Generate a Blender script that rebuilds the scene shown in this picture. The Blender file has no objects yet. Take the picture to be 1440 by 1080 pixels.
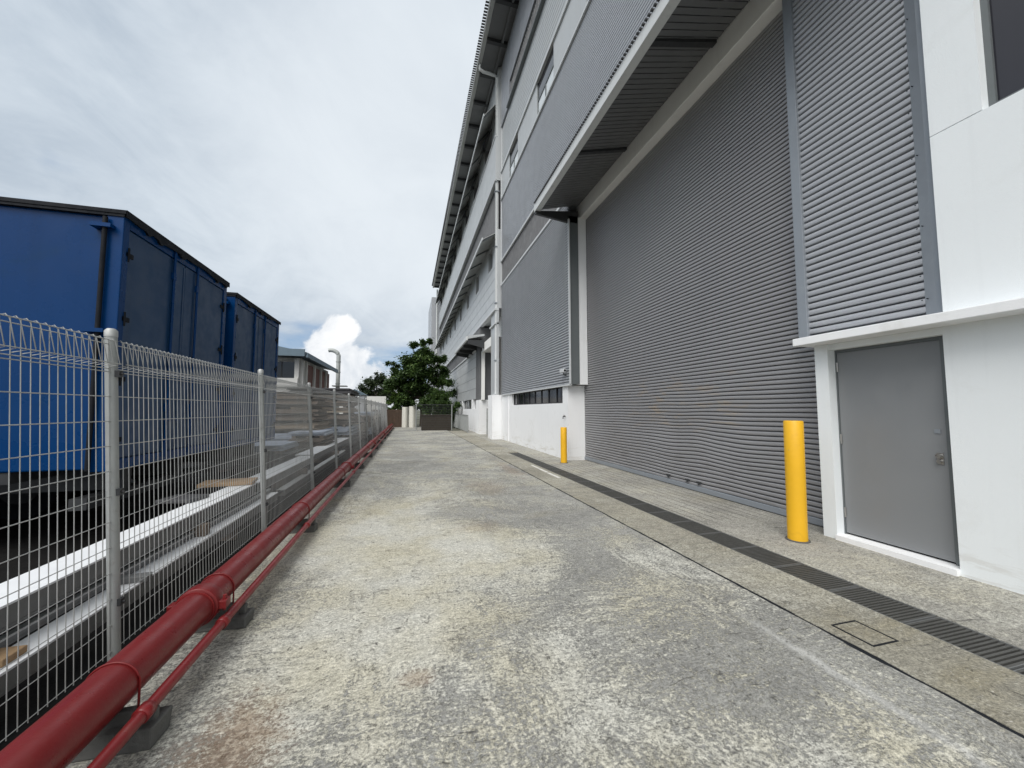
import bpy, math, random
from mathutils import Vector, noise
R = math.radians
random.seed(7)
scn = bpy.context.scene
COL = scn.collection

# ------------------------------------------------------------------ node helpers
class NT:
    def __init__(s, tree): s.t = tree; s.n = tree.nodes; s.l = tree.links
    def node(s, typ, **kw):
        n = s.n.new(typ)
        for k, v in kw.items(): setattr(n, k, v)
        return n
    def put(s, sock, val):
        if isinstance(val, bpy.types.NodeSocket): s.l.new(val, sock)
        elif val is not None:
            if sock.type == 'RGBA' and len(val) == 3: val = (*val, 1)
            sock.default_value = val
    def math(s, op, a, b=None, c=None, clamp=False):
        n = s.node('ShaderNodeMath', operation=op, use_clamp=clamp)
        s.put(n.inputs[0], a)
        if b is not None: s.put(n.inputs[1], b)
        if c is not None: s.put(n.inputs[2], c)
        return n.outputs[0]
    def vmath(s, op, a, b=None):
        n = s.node('ShaderNodeVectorMath', operation=op)
        s.put(n.inputs[0], a)
        if b is not None: s.put(n.inputs[1], b)
        return n.outputs['Value'] if op in ('LENGTH', 'DISTANCE', 'DOT_PRODUCT') else n.outputs[0]
    def mix(s, f, a, b, mode='MIX'):
        n = s.node('ShaderNodeMix', data_type='RGBA', blend_type=mode)
        s.put(n.inputs[0], f); s.put(n.inputs[6], a); s.put(n.inputs[7], b)
        return n.outputs[2]
    def ramp(s, v, lo, hi, a=0.0, b=1.0):
        n = s.node('ShaderNodeMapRange', interpolation_type='SMOOTHSTEP')
        s.put(n.inputs[0], v); s.put(n.inputs[1], lo); s.put(n.inputs[2], hi); s.put(n.inputs[3], a); s.put(n.inputs[4], b)
        return n.outputs[0]
    def noise(s, vec, scale, detail=4, rough=.55, dist=0.0, lac=2.0):
        n = s.node('ShaderNodeTexNoise')
        s.put(n.inputs['Vector'], vec); n.inputs['Scale'].default_value = scale; n.inputs['Detail'].default_value = detail
        n.inputs['Roughness'].default_value = rough; n.inputs['Distortion'].default_value = dist; n.inputs['Lacunarity'].default_value = lac
        return n.outputs[0]
    def mapping(s, vec, scale=(1, 1, 1), rot=(0, 0, 0), loc=(0, 0, 0)):
        n = s.node('ShaderNodeMapping'); s.put(n.inputs[0], vec)
        n.inputs['Scale'].default_value = scale; n.inputs['Rotation'].default_value = rot; n.inputs['Location'].default_value = loc
        return n.outputs[0]
    def pos(s): return s.node('ShaderNodeNewGeometry').outputs['Position']
    def obj(s): return s.node('ShaderNodeTexCoord').outputs['Object']
    def xyz(s, v):
        n = s.node('ShaderNodeSeparateXYZ'); s.put(n.inputs[0], v); return n.outputs
    def bump(s, h, strength=.3, dist=.01):
        n = s.node('ShaderNodeBump'); n.inputs['Strength'].default_value = strength; n.inputs['Distance'].default_value = dist
        s.put(n.inputs['Height'], h); return n.outputs[0]

def new_mat(name):
    m = bpy.data.materials.new(name); m.use_nodes = True
    g = NT(m.node_tree); b = m.node_tree.nodes['Principled BSDF']
    return m, g, b

def mat(name, col, rough=.6, metal=0.0, var=.25, scale=3.0, streak=0.0, dirt=None, dirt_amt=0.0, dirt_scale=2.0, bump=0.0, bscale=60, spec=None, fine=0.0):
    """painted / metal / concrete surface with blotchy tone, optional vertical streaks and dirt"""
    m, g, b = new_mat(name)
    p = g.pos()
    n1 = g.noise(p, scale, 5, .6, .3)
    c = g.mix(n1, [x * (1 - var) for x in col], [min(1, x * (1 + var)) for x in col])
    if streak:
        sv = g.noise(g.mapping(p, (9, 9, .35)), 1.0, 4, .6)
        c = g.mix(g.math('MULTIPLY', g.ramp(sv, .52, .75), streak), c, [x * .45 for x in col])
    if fine:
        c = g.mix(g.math('MULTIPLY', g.ramp(g.noise(p, 45, 3), .5, .75), fine), c, [x * .5 for x in col])
    if dirt:
        d = g.ramp(g.noise(p, dirt_scale, 7, .68, .6), .55, .72)
        c = g.mix(g.math('MULTIPLY', d, dirt_amt), c, dirt)
    g.put(b.inputs['Base Color'], c)
    r = g.ramp(g.noise(p, scale * 4, 4), .3, .7, max(.03, rough - .1), min(1, rough + .1))
    g.put(b.inputs['Roughness'], r); b.inputs['Metallic'].default_value = metal
    if spec is not None: b.inputs['Specular IOR Level'].default_value = spec
    if bump: g.put(b.inputs['Normal'], g.bump(g.noise(p, bscale, 4), bump, .01))
    return m

# ------------------------------------------------------------------ materials
def concrete(name, worn=1.0, tone=(.27, .265, .245), grooves=False, rust=False, moss=0.0):
    """old trowelled concrete: grey body, broken cream laitance, pits, chips, stains"""
    m, g, b = new_mat(name)
    p = g.pos(); X = g.xyz(p)
    wn = g.node('ShaderNodeTexNoise'); g.put(wn.inputs['Vector'], p); wn.inputs['Scale'].default_value = 1.3; wn.inputs['Detail'].default_value = 3
    wv = g.node('ShaderNodeVectorMath', operation='SCALE'); g.put(wv.inputs[0], g.vmath('SUBTRACT', wn.outputs[1], (.5, .5, .5))); wv.inputs['Scale'].default_value = .28
    q = g.vmath('ADD', p, wv.outputs[0])
    big = g.noise(p, .5, 5, .6, .8)
    mid = g.noise(p, 2.2, 6, .66, 1.0)
    fine = g.noise(p, 44, 6, .78, .3)
    grit = g.noise(p, 120, 3, .75)
    c = g.mix(g.ramp(big, .3, .7), [x * .82 for x in tone], [x * 1.16 for x in tone])
    c = g.mix(g.math('MULTIPLY', g.ramp(mid, .44, .66), .45), c, [tone[0] * .58, tone[1] * .58, tone[2] * .60])
    st1 = g.noise(g.mapping(q, (4, 17, 5)), 1.0, 6, .7, .5)
    st2 = g.noise(g.mapping(q, (15, 4, 5), loc=(3, 8, 1)), 1.0, 6, .7, .5)
    sel = g.ramp(g.noise(p, 1.1, 4, .5, .8), .42, .58)
    stroke = g.math('ADD', g.math('MULTIPLY', st1, sel), g.math('MULTIPLY', st2, g.math('SUBTRACT', 1.0, sel)))
    zone = g.noise(g.mapping(p, loc=(3.1, 1.7, 0)), .5, 7, .66, .8)
    dx = g.math('DIVIDE', g.math('SUBTRACT', X[0], -.2), 2.2); dy = g.math('DIVIDE', g.math('SUBTRACT', X[1], 4.6), 3.8)
    patch = g.math('SUBTRACT', 1.0, g.math('SQRT', g.math('ADD', g.math('MULTIPLY', dx, dx), g.math('MULTIPLY', dy, dy))), clamp=True)
    dens = g.math('ADD', g.math('MULTIPLY', g.math('SUBTRACT', zone, .50), 1.35), g.math('MULTIPLY', patch, .38))
    cm = g.math('ADD', g.math('ADD', dens, g.math('MULTIPLY', g.math('SUBTRACT', stroke, .5), 1.0)), g.math('MULTIPLY', g.math('SUBTRACT', fine, .5), 1.9))
    cream_m = g.math('MULTIPLY', g.ramp(cm, -.06, .14), .85 * worn)
    cream = g.mix(g.ramp(g.noise(p, 1.3, 4), .35, .65), (.51, .485, .385), (.55, .545, .49))
    c = g.mix(cream_m, c, cream)
    yl = g.ramp(g.noise(g.mapping(p, loc=(7, 3, 1)), .8, 6, .65, .6), .53, .70)
    c = g.mix(g.math('MULTIPLY', yl, .22 + .3 * moss), c, (.25, .215, .125))
    blot = g.ramp(g.noise(g.mapping(p, loc=(1, 12, 4)), .8, 7, .72, 1.2), .54, .70)
    c = g.mix(g.math('MULTIPLY', blot, .38), c, (.16, .16, .16))
    pit = g.ramp(g.noise(q, 15, 7, .78, .5), .585, .66)
    c = g.mix(g.math('MULTIPLY', pit, .75), c, (.075, .072, .065))
    sp = g.ramp(g.noise(g.mapping(q, (1.0, 1.5, 1), loc=(5, 9, 2)), 34, 5, .74), .59, .67)
    c = g.mix(g.math('MULTIPLY', sp, .75), c, (.52, .50, .45))
    c = g.mix(g.math('MULTIPLY', g.ramp(grit, .5, .75), .55), c, (.09, .09, .085))
    scr = g.ramp(g.noise(g.mapping(q, (2.2, 46, 3), (0, 0, .9)), 1, 3, .5, .8), .66, .73)
    c = g.mix(g.math('MULTIPLY', scr, .6), c, (.09, .087, .08))
    vo = g.node('ShaderNodeTexVoronoi', feature='DISTANCE_TO_EDGE'); vo.inputs['Scale'].default_value = .42
    vq = g.node('ShaderNodeVectorMath', operation='SCALE'); vn = g.node('ShaderNodeTexNoise'); g.put(vn.inputs['Vector'], p); vn.inputs['Scale'].default_value = 2.5; vn.inputs['Detail'].default_value = 6
    g.put(vq.inputs[0], vn.outputs[1]); vq.inputs['Scale'].default_value = .45; g.put(vo.inputs['Vector'], g.vmath('ADD', p, vq.outputs[0]))
    crk = g.math('MULTIPLY', g.ramp(vo.outputs['Distance'], .006, .0), g.ramp(g.noise(g.mapping(p, loc=(3, 3, 9)), .6, 3), .46, .56))
    c = g.mix(g.math('MULTIPLY', crk, .3), c, (.06, .057, .05))
    lum = g.ramp(g.noise(g.mapping(q, (1, 1.25, 1), loc=(2, 4, 6)), 55, 6, .82), .34, .66, .60, 1.40)
    c = g.mix(1.0, c, lum, 'MULTIPLY')
    lum2 = g.ramp(g.noise(g.mapping(q, (13, 24, 4), loc=(6, 1, 3)), 1.0, 6, .78, .3), .34, .66, .84, 1.16)
    c = g.mix(1.0, c, lum2, 'MULTIPLY')
    h = g.math('ADD', g.math('MULTIPLY', fine, .6), g.math('ADD', g.math('MULTIPLY', stroke, .6), g.math('MULTIPLY', g.math('SUBTRACT', cream_m, pit), .35)))
    if rust:
        for (rx, ry, sx, sy, amt) in ((-.74, 2.0, .26, .5, 1.0), (-.45, 1.5, .5, .25, .55), (1.5, 7.5, .5, .8, .35), (2.5, 9.5, .25, 1.6, .5), (.9, 5.0, .35, .3, .3), (.1, 2.3, .12, .1, .7)):
            ax = g.math('DIVIDE', g.math('SUBTRACT', X[0], rx), sx); ay = g.math('DIVIDE', g.math('SUBTRACT', X[1], ry), sy)
            d = g.math('SQRT', g.math('ADD', g.math('MULTIPLY', ax, ax), g.math('MULTIPLY', ay, ay)))
            k = g.math('ADD', d, g.math('ADD', g.math('MULTIPLY', g.math('SUBTRACT', mid, .5), 2.6), g.math('MULTIPLY', g.math('SUBTRACT', fine, .5), 2.2)))
            c = g.mix(g.math('MULTIPLY', g.ramp(k, .2, 1.1, 1, 0), .55 * amt), c, (.22, .125, .06))
        # worn pale scrape line running beside the joint
        sx_ = g.math('ABSOLUTE', g.math('SUBTRACT', g.math('ADD', X[0], g.math('MULTIPLY', mid, .10)), 2.43))
        sl = g.math('MULTIPLY', g.ramp(sx_, .055, .0), g.math('MULTIPLY', g.ramp(X[1], 2.6, 1.9), g.ramp(fine, .38, .52)))
        c = g.mix(g.math('MULTIPLY', sl, .8), c, (.55, .55, .53))
    if grooves:
        w = g.math('ABSOLUTE', g.math('SUBTRACT', g.math('FRACT', g.math('MULTIPLY', g.math('ADD', X[0], g.math('MULTIPLY', mid, .02)), 6.4)), .5))
        inside = g.math('MULTIPLY', g.ramp(X[1], 4.0, 4.6), g.ramp(X[1], 12.5, 10.0))
        ln = g.math('MULTIPLY', g.ramp(w, .07, .0), inside)
        ln = g.math('MULTIPLY', ln, g.ramp(g.noise(p, 1.1, 4), .32, .46))
        c = g.mix(g.math('MULTIPLY', ln, .9), c, (.04, .038, .033)); h = g.math('SUBTRACT', h, ln)
    g.put(b.inputs['Base Color'], c)
    g.put(b.inputs['Roughness'], g.ramp(mid, .3, .7, .75, .95)); b.inputs['Specular IOR Level'].default_value = .25
    g.put(b.inputs['Normal'], g.bump(h, .7, .014))
    return m

M = {}
M['road'] = concrete('road concrete', 1.0, (.295, .294, .275), rust=True)
M['strip'] = concrete('drain strip concrete', .5, (.30, .285, .235), moss=.6)
M['apron'] = concrete('apron concrete', .65, (.34, .33, .295), grooves=True, moss=0)
M['yard'] = mat('yard asphalt', (.014, .014, .014), .9, var=.5, scale=1.5, fine=.5, dirt=(.035, .032, .028), dirt_amt=.5, spec=.08, bump=.5)
M['soil'] = mat('far ground', (.12, .12, .09), .95, var=.4, scale=.2, dirt=(.06, .09, .03), dirt_amt=.7, dirt_scale=.1)
M['dark'] = mat('void shade', (.012, .012, .011), .9)  # near-black colour stands in for shade in the drain and open bay
M['white'] = mat('white rendered wall', (.79, .825, .84), .75, var=.04, scale=.8, dirt=(.62, .63, .61), dirt_amt=.25, dirt_scale=1.3, bump=.22, bscale=130, streak=.06)
M['plinth'] = mat('white plinth paint', (.83, .84, .85), .7, var=.04, scale=.8, dirt=(.5, .49, .44), dirt_amt=.25, dirt_scale=1.1, bump=.2, bscale=110, streak=.07)
M['clad'] = mat('grey cladding', (.40, .415, .44), .4, .15, var=.08, scale=.6, streak=.12)
M['clad_dark'] = mat('darker upper cladding', (.30, .315, .34), .4, .15, var=.08, scale=.5, streak=.1)
M['clad_light'] = mat('light grey cladding', (.47, .49, .50), .45, .1, var=.08, scale=.4, streak=.15)
M['shutter'] = mat('shutter slats', (.30, .30, .31), .36, .2, var=.1, scale=.7, streak=.05, dirt=(.25, .24, .23), dirt_amt=.1, dirt_scale=.5)
def scuffs(m, y0, y1, z0, z1, colr, amt):
    g = NT(m.node_tree); b = m.node_tree.nodes['Principled BSDF']; src = b.inputs['Base Color'].links[0].from_socket
    p = g.pos(); X = g.xyz(p)
    win = g.math('MULTIPLY', g.math('MULTIPLY', g.ramp(X[1], y0, y0 + 1.2), g.ramp(X[1], y1, y1 - 1.2)), g.math('MULTIPLY', g.ramp(X[2], z0, z0 + .35), g.ramp(X[2], z1, z1 - .35)))
    n = g.math('MULTIPLY', g.ramp(g.noise(g.mapping(p, (1, 1.6, 7)), 1.0, 6, .68, .5), .50, .64), win)
    g.put(b.inputs['Base Color'], g.mix(g.math('MULTIPLY', n, amt), src, colr))
scuffs(M['white'], -6, 3.6, -.3, .45, (.50, .48, .43), .35); scuffs(M['plinth'], 8, 60, -.3, .5, (.50, .47, .40), .45)
_b = M['shutter'].node_tree.nodes['Principled BSDF']; M['shutter'].node_tree.links.remove(_b.inputs['Roughness'].links[0]); _b.inputs['Roughness'].default_value = .40
scuffs(M['shutter'], 4.2, 8.8, .95, 2.3, (.40, .33, .25), .6)
scuffs(M['shutter'], 3.6, 10.8, -.3, .9, (.17, .16, .15), .3)
def chips(m, scale, thr, colr, amt=1.0):
    g = NT(m.node_tree); b = m.node_tree.nodes['Principled BSDF']; src = b.inputs['Base Color'].links[0].from_socket
    n = g.ramp(g.noise(g.pos(), scale, 5, .7, .4), thr, thr + .02)
    g.put(b.inputs['Base Color'], g.mix(g.math('MULTIPLY', n, amt), src, colr))
M['trim'] = mat('blue grey flashing', (.255, .28, .31), .4, .15, var=.08, scale=2, dirt=(.4, .42, .43), dirt_amt=.15, dirt_scale=6)
M['trim_dark'] = mat('dark post flashing', (.13, .145, .15), .5, .1, var=.1)
M['rail_white'] = mat('pale edge flashing', (.55, .57, .58), .45, .0, var=.06)
M['louvre'] = mat('dark louvre', (.115, .117, .122), .55, .1, var=.15, scale=1)
M['gutter'] = mat('pale gutter', (.60, .62, .62), .4, 0, var=.06, streak=.15)
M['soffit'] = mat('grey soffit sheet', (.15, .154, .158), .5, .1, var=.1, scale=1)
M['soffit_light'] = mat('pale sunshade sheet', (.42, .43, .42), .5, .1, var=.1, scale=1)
M['beam'] = mat('grey concrete beam', (.84, .84, .82), .7, var=.05, scale=.9, streak=.1)
M['steel_dark'] = mat('dark steel', (.045, .047, .05), .5, .3, var=.2)
M['door'] = mat('grey door paint', (.215, .225, .235), .38, 0, var=.05, scale=.9, dirt=(.17, .18, .19), dirt_amt=.3, dirt_scale=.9)
M['chrome'] = mat('satin steel', (.45, .44, .42), .35, .9, var=.1)
M['yellow'] = mat('yellow paint', (.78, .43, .012), .5, 0, var=.07, scale=3, dirt=(.55, .29, .02), dirt_amt=.35, dirt_scale=5, bump=.15, bscale=25)
M['red'] = mat('red pipe paint', (.165, .014, .015), .36, 0, spec=.35, var=.14, scale=2.5, dirt=(.17, .05, .038), dirt_amt=.45, dirt_scale=2.5, bump=.1, bscale=90)
M['red2'] = mat('faded red paint', (.195, .018, .02), .36, 0, spec=.35, var=.12, scale=3, dirt=(.19, .07, .055), dirt_amt=.4, dirt_scale=4)
chips(M['red'], 9, .715, (.55, .50, .47)); chips(M['red'], 16, .69, (.12, .05, .03), .7); chips(M['red2'], 14, .72, (.35, .22, .18), .7)
chips(M['yellow'], 11, .70, (.50, .36, .12), .6)
M['galv'] = mat('galvanised wire', (.41, .42, .415), .5, .3, var=.15, scale=8, dirt=(.28, .27, .24), dirt_amt=.4, dirt_scale=7)
M['galv_post'] = mat('galvanised post', (.33, .345, .34), .55, .25, var=.16, scale=5, dirt=(.20, .185, .16), dirt_amt=.6, dirt_scale=7)
M['block'] = mat('support block concrete', (.105, .105, .10), .9, var=.3, scale=6, dirt=(.07, .07, .065), dirt_amt=.6, dirt_scale=5, bump=.6, bscale=40)
M['blue'] = mat('blue container paint', (.001, .036, .135), .3, 0, spec=.18, var=.14, scale=.8, streak=.15, dirt=(.004, .036, .10), dirt_amt=.45, dirt_scale=1.5)
M['blue_door'] = mat('weathered blue door paint', (.009, .044, .115), .45, 0, var=.14, scale=1.2, streak=.3, dirt=(.03, .055, .10), dirt_amt=.45, dirt_scale=2)
M['rubber'] = mat('black rubber', (.011, .013, .017), .75, var=.3, spec=.2)
M['beamwhite'] = mat('pale lit beam top', (.74, .76, .78), .5, 0, var=.06, dirt=(.45, .45, .43), dirt_amt=.4, dirt_scale=3)  # pale steel with the light on the beam tops put into its colour
M['beamgrey'] = mat('bare steel section', (.16, .165, .165), .55, .3, var=.25, scale=4, dirt=(.14, .09, .06), dirt_amt=.3, dirt_scale=4)
M['timber'] = mat('weathered timber', (.30, .20, .11), .85, var=.35, scale=5, fine=.5)
M['board_a'] = mat('grey brown boards', (.155, .125, .10), .85, var=.4, scale=3, fine=.4)
M['board_b'] = mat('pale boards', (.31, .255, .195), .85, var=.3, scale=3, fine=.4)
M['board_c'] = mat('dark steel plates', (.07, .07, .075), .6, .3, var=.4, scale=3)
M['sheet_blue'] = mat('blue white tarpaulin', (.33, .38, .46), .5, var=.35, scale=1.5, dirt=(.05, .12, .25), dirt_amt=.8, dirt_scale=2)
M['roofblue'] = mat('blue grey roof', (.12, .17, .21), .5, .1, var=.15)
M['redclad'] = mat('red brown boarding', (.17, .075, .06), .7, var=.25, streak=.5)
M['housewhite'] = mat('house white', (.62, .62, .60), .8, var=.08, scale=.6, dirt=(.4, .39, .36), dirt_amt=.5, dirt_scale=1)
M['rust'] = mat('rusty sheet', (.085, .056, .038), .8, .1, var=.4, scale=3, streak=.5, dirt=(.13, .075, .045), dirt_amt=.5)
M['hoard'] = mat('dirty white hoarding', (.62, .61, .55), .7, var=.08, scale=2, streak=.3)
M['brown'] = mat('brown block wall', (.05, .041, .03), .9, var=.3, scale=2, streak=.4, bump=.4)
M['bark'] = mat('bark', (.09, .07, .05), .9, var=.3, bump=.6)
M['ventgrey'] = mat('vent pipe', (.40, .42, .41), .45, .1, var=.1)
M['strip_white'] = mat('worn white paint', (.66, .65, .61), .8, var=.1, dirt=(.3, .29, .26), dirt_amt=.9, dirt_scale=6)
M['grate'] = mat('worn grate steel', (.075, .075, .07), .6, .2, var=.3, scale=6)
def glass(name, col, rough=.08):
    m, g, b = new_mat(name)
    b.inputs['Base Color'].default_value = (*col, 1); b.inputs['Roughness'].default_value = rough
    b.inputs['Specular IOR Level'].default_value = .6
    return m
M['glass'] = glass('dark tinted glass', (.018, .018, .026))
M['glass_sheen'] = glass('pale sheen glass', (.62, .66, .68), .15)  # white sheen on the lower panes, put into the base colour
def leafmat(name, a, b_, c_):
    m, g, b = new_mat(name)
    r = g.node('ShaderNodeNewGeometry').outputs['Random Per Island']
    col = g.mix(g.ramp(r, .0, .6), a, b_); col = g.mix(g.ramp(r, .72, 1.0), col, c_)
    col = g.mix(g.math('MULTIPLY', g.ramp(g.noise(g.pos(), .9, 3), .4, .62), .6), col, a)
    g.put(b.inputs['Base Color'], col); b.inputs['Roughness'].default_value = .55
    tr = g.node('ShaderNodeBsdfTranslucent'); g.put(tr.inputs[0], col)
    mx = g.node('ShaderNodeMixShader'); mx.inputs[0].default_value = .3
    g.l.new(b.outputs[0], mx.inputs[1]); g.l.new(tr.outputs[0], mx.inputs[2])
    g.l.new(mx.outputs[0], m.node_tree.nodes['Material Output'].inputs[0])
    return m
M['leaf'] = leafmat('tree leaves', (.028, .058, .016), (.075, .135, .033), (.14, .215, .055))
M['leaf_far'] = leafmat('distant leaves', (.03, .05, .022), (.06, .09, .04), (.10, .13, .06))
M['leaf_bright'] = leafmat('bright shrub leaves', (.06, .11, .02), (.12, .20, .04), (.20, .28, .07))
def film():
    m, g, b = new_mat('clear plastic film')
    n = g.noise(g.mapping(g.pos(), (6, 14, 3)), 1, 4, .6, 1.0)
    b.inputs['Base Color'].default_value = (.62, .63, .60, 1); b.inputs['Roughness'].default_value = .25
    tr = g.node('ShaderNodeBsdfTransparent'); mx = g.node('ShaderNodeMixShader')
    g.put(mx.inputs[0], g.ramp(n, .42, .75, .06, .42))
    g.l.new(tr.outputs[0], mx.inputs[1]); g.l.new(b.outputs[0], mx.inputs[2])
    g.l.new(mx.outputs[0], m.node_tree.nodes['Material Output'].inputs[0])
    return m
M['film'] = film()

# ------------------------------------------------------------------ mesh builder
class B:
    def __init__(s): s.v = []; s.f = []; s.sm = []; s.parts = []
    def add(s, vs, fs, smooth=False):
        o = len(s.v); s.v += [tuple(v) for v in vs]; s.parts.append((list(vs), list(fs), smooth))
        s.f += [tuple(i + o for i in f) for f in fs]; s.sm += [smooth] * len(fs); return s
    def box(s, x0, x1, y0, y1, z0, z1):
        vs = [(x, y, z) for z in (z0, z1) for y in (y0, y1) for x in (x0, x1)]
        return s.add(vs, [(0, 2, 3, 1), (4, 5, 7, 6), (0, 1, 5, 4), (2, 6, 7, 3), (0, 4, 6, 2), (1, 3, 7, 5)])
    def prism(s, poly, axis, a, b, cap=True):
        """extrude a closed 2-D polygon: axis 'y' -> poly in (x,z); 'x' -> (y,z); 'z' -> (x,y)"""
        def P(p, t): return {'y': (p[0], t, p[1]), 'x': (t, p[0], p[1]), 'z': (p[0], p[1], t)}[axis]
        n = len(poly); vs = [P(p, a) for p in poly] + [P(p, b) for p in poly]
        fs = [(i, (i + 1) % n, n + (i + 1) % n, n + i) for i in range(n)]
        if cap: fs += [tuple(range(n))[::-1], tuple(range(n, 2 * n))]
        return s.add(vs, fs)
    def tube(s, pts, r, n=8, cap=True, smooth=True):
        pts = [Vector(p) for p in pts]; vs = []; fs = []
        rr = r if isinstance(r, (list, tuple)) else [r] * len(pts)
        for i, p in enumerate(pts):
            a = pts[max(0, i - 1)]; b = pts[min(len(pts) - 1, i + 1)]
            d = (b - a).normalized(); up = Vector((0, 0, 1)) if abs(d.z) < .95 else Vector((0, 1, 0))
            u = d.cross(up).normalized(); w = d.cross(u)
            for k in range(n):
                t = 2 * math.pi * k / n
                vs.append(p + (u * math.cos(t) + w * math.sin(t)) * rr[i])
        for i in range(len(pts) - 1):
            for k in range(n):
                fs.append((i * n + k, i * n + (k + 1) % n, (i + 1) * n + (k + 1) % n, (i + 1) * n + k))
        s.add(vs, fs, smooth)
        if cap: s.add([vs[k] for k in range(n)], [tuple(range(n))]); s.add(vs[-n:], [tuple(range(n))[::-1]])
        return s
    def cyl(s, a, b, r, n=24): return s.tube([a, b], r, n)
    def sheet(s, prof, axis, ts, fn=None, thick=None):
        """open profile swept along axis (y: prof=(x,z); z: prof=(x,y)) at stations ts"""
        vs = []; n = len(prof)
        for t in ts:
            for p in prof:
                q = (p[0], t, p[1]) if axis == 'y' else (p[0], p[1], t)
                vs.append(fn(*q) if fn else q)
        fs = [(i * n + k, i * n + k + 1, (i + 1) * n + k + 1, (i + 1) * n + k) for i in range(len(ts) - 1) for k in range(n - 1)]
        return s.add(vs, fs)
    def each(s, name, m, parent=None, bevel=0.0):
        out = []
        for vs, fs, sm in s.parts:
            q = B(); q.add(vs, fs, sm); out.append(q.build(name, m, parent, bevel))
        return out
    def build(s, name, m, parent=None, bevel=0.0, shade=None):
        me = bpy.data.meshes.new(name); me.from_pydata(s.v, [], s.f); me.update()
        for p, sm in zip(me.polygons, s.sm): p.use_smooth = sm if shade is None else shade
        me.materials.append(M[m] if isinstance(m, str) else m)
        o = bpy.data.objects.new(name, me); COL.objects.link(o)
        if parent: o.parent = parent; o.matrix_parent_inverse = Matrix_inv(parent)
        if bevel:
            md = o.modifiers.new('bevel', 'BEVEL'); md.width = bevel; md.segments = 2; md.limit_method = 'ANGLE'; md.angle_limit = R(40)
        return o

from mathutils import Matrix
def Matrix_inv(p):
    m = Matrix.Identity(4); q = p; chain = []
    while q: chain.append(q); q = q.parent
    for q in reversed(chain): m = m @ q.matrix_parent_inverse @ q.matrix_basis if q.parent else m @ q.matrix_basis
    return m.inverted()
def tag(o, label=None, cat=None, group=None, kind=None):
    if label: o['label'] = label
    if cat: o['category'] = cat
    if group: o['group'] = group
    if kind: o['kind'] = kind
    return o
def thing(name, loc, label, cat, group=None):
    o = bpy.data.objects.new(name, None); COL.objects.link(o); o.location = loc; o.empty_display_size = .2
    return tag(o, label, cat, group)
def kids(o): return [c for c in COL.objects if c.parent == o]
def copy_tree(o, delta=(0, 0, 0), parent=None):
    c = o.copy(); COL.objects.link(c)
    if parent: c.parent = parent; c.matrix_parent_inverse = o.matrix_parent_inverse
    else: c.location = Vector(o.location) + Vector(delta)
    for ch in kids(o): copy_tree(ch, parent=c)
    return c

def ribs(z0, z1, x, pitch, d, pts=7):
    """profile of horizontal ribs bulging towards -x, with a narrow dark groove under each"""
    sh = {6: ((.02, -.7), (.05, .4), (.18, 1), (.48, 1), (.64, .5), (.66, -.7)), 7: ((.02, -1.2), (.05, .5), (.15, .9), (.42, 1), (.66, .95), (.79, .6), (.81, -1.2)), 4: ((0, -.6), (.08, .8), (.6, 1), (.68, -.6))}[pts]
    out = []; z = z0
    while z < z1 - 1e-6:
        for t, k in sh:
            zz = z + t * pitch
            if zz <= z1: out.append((x - k * d, zz))
        z += pitch
    out.append((x, z1)); return out
def vribs(y0, y1, x, pitch, d):
    out = []; y = y0
    while y < y1:
        for t, k in ((0, 0), (.4, 0), (.5, 1), (.9, 1)):
            if y + t * pitch <= y1: out.append((x - k * d, y + t * pitch))
        y += pitch
    out.append((x, y1)); return out
def lin(a, b, n): return [a + (b - a) * i / n for i in range(n + 1)]

# ------------------------------------------------------------------ camera
f_ = 540.0
ph = math.atan(36 / f_); ps = math.atan(146 * math.cos(ph) / f_)
cam = bpy.data.cameras.new('camera'); co = bpy.data.objects.new('camera', cam); COL.objects.link(co)
cam.sensor_width = 36; cam.lens = f_ / 1440 * 36; cam.clip_start = .05; cam.clip_end = 3000
co.location = (0, 0, 1.5); co.rotation_euler = (math.pi / 2 + ph, 0, -ps); scn.camera = co

# ------------------------------------------------------------------ light and sky
SV = Vector((-.40, -.57, .78)).normalized()
sun = bpy.data.lights.new('sun', 'SUN'); sun.energy = 2.15; sun.angle = R(35); sun.color = (1, .98, .95)
so = bpy.data.objects.new('sun', sun); COL.objects.link(so); so.rotation_euler = SV.to_track_quat('Z', 'Y').to_euler()
w = bpy.data.worlds.new('World'); scn.world = w; w.use_nodes = True
g = NT(w.node_tree); bg = w.node_tree.nodes['Background']; bg.inputs[1].default_value = .1
sky = g.node('ShaderNodeTexSky', sky_type='NISHITA'); sky.sun_disc = False
sky.sun_elevation = math.asin(SV.z); sky.sun_rotation = math.atan2(SV.x, SV.y); sky.dust_density = 1.5
d = g.vmath('NORMALIZE', g.node('ShaderNodeTexCoord').outputs['Generated'])
X = g.xyz(d)
den = g.math('ADD', g.math('MAXIMUM', X[2], 0.0), .22)
cmb = g.node('ShaderNodeCombineXYZ'); g.put(cmb.inputs[0], g.math('DIVIDE', X[0], den)); g.put(cmb.inputs[1], g.math('DIVIDE', X[1], den)); cmb.inputs[2].default_value = .7
pl = cmb.outputs[0]
n_big = g.noise(pl, .75, 6, .52, .35); n_med = g.noise(g.mapping(pl, (1, 1.5, 1), loc=(4.2, 1.3, 0)), 1.7, 7, .58, .5)
up = g.ramp(X[2], .0, .55)
cover = g.math('ADD', g.math('MULTIPLY', n_big, .75), g.math('ADD', g.math('MULTIPLY', n_med, .4), g.math('MULTIPLY', up, .22)))
cov = g.ramp(cover, .53, .70)
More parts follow.
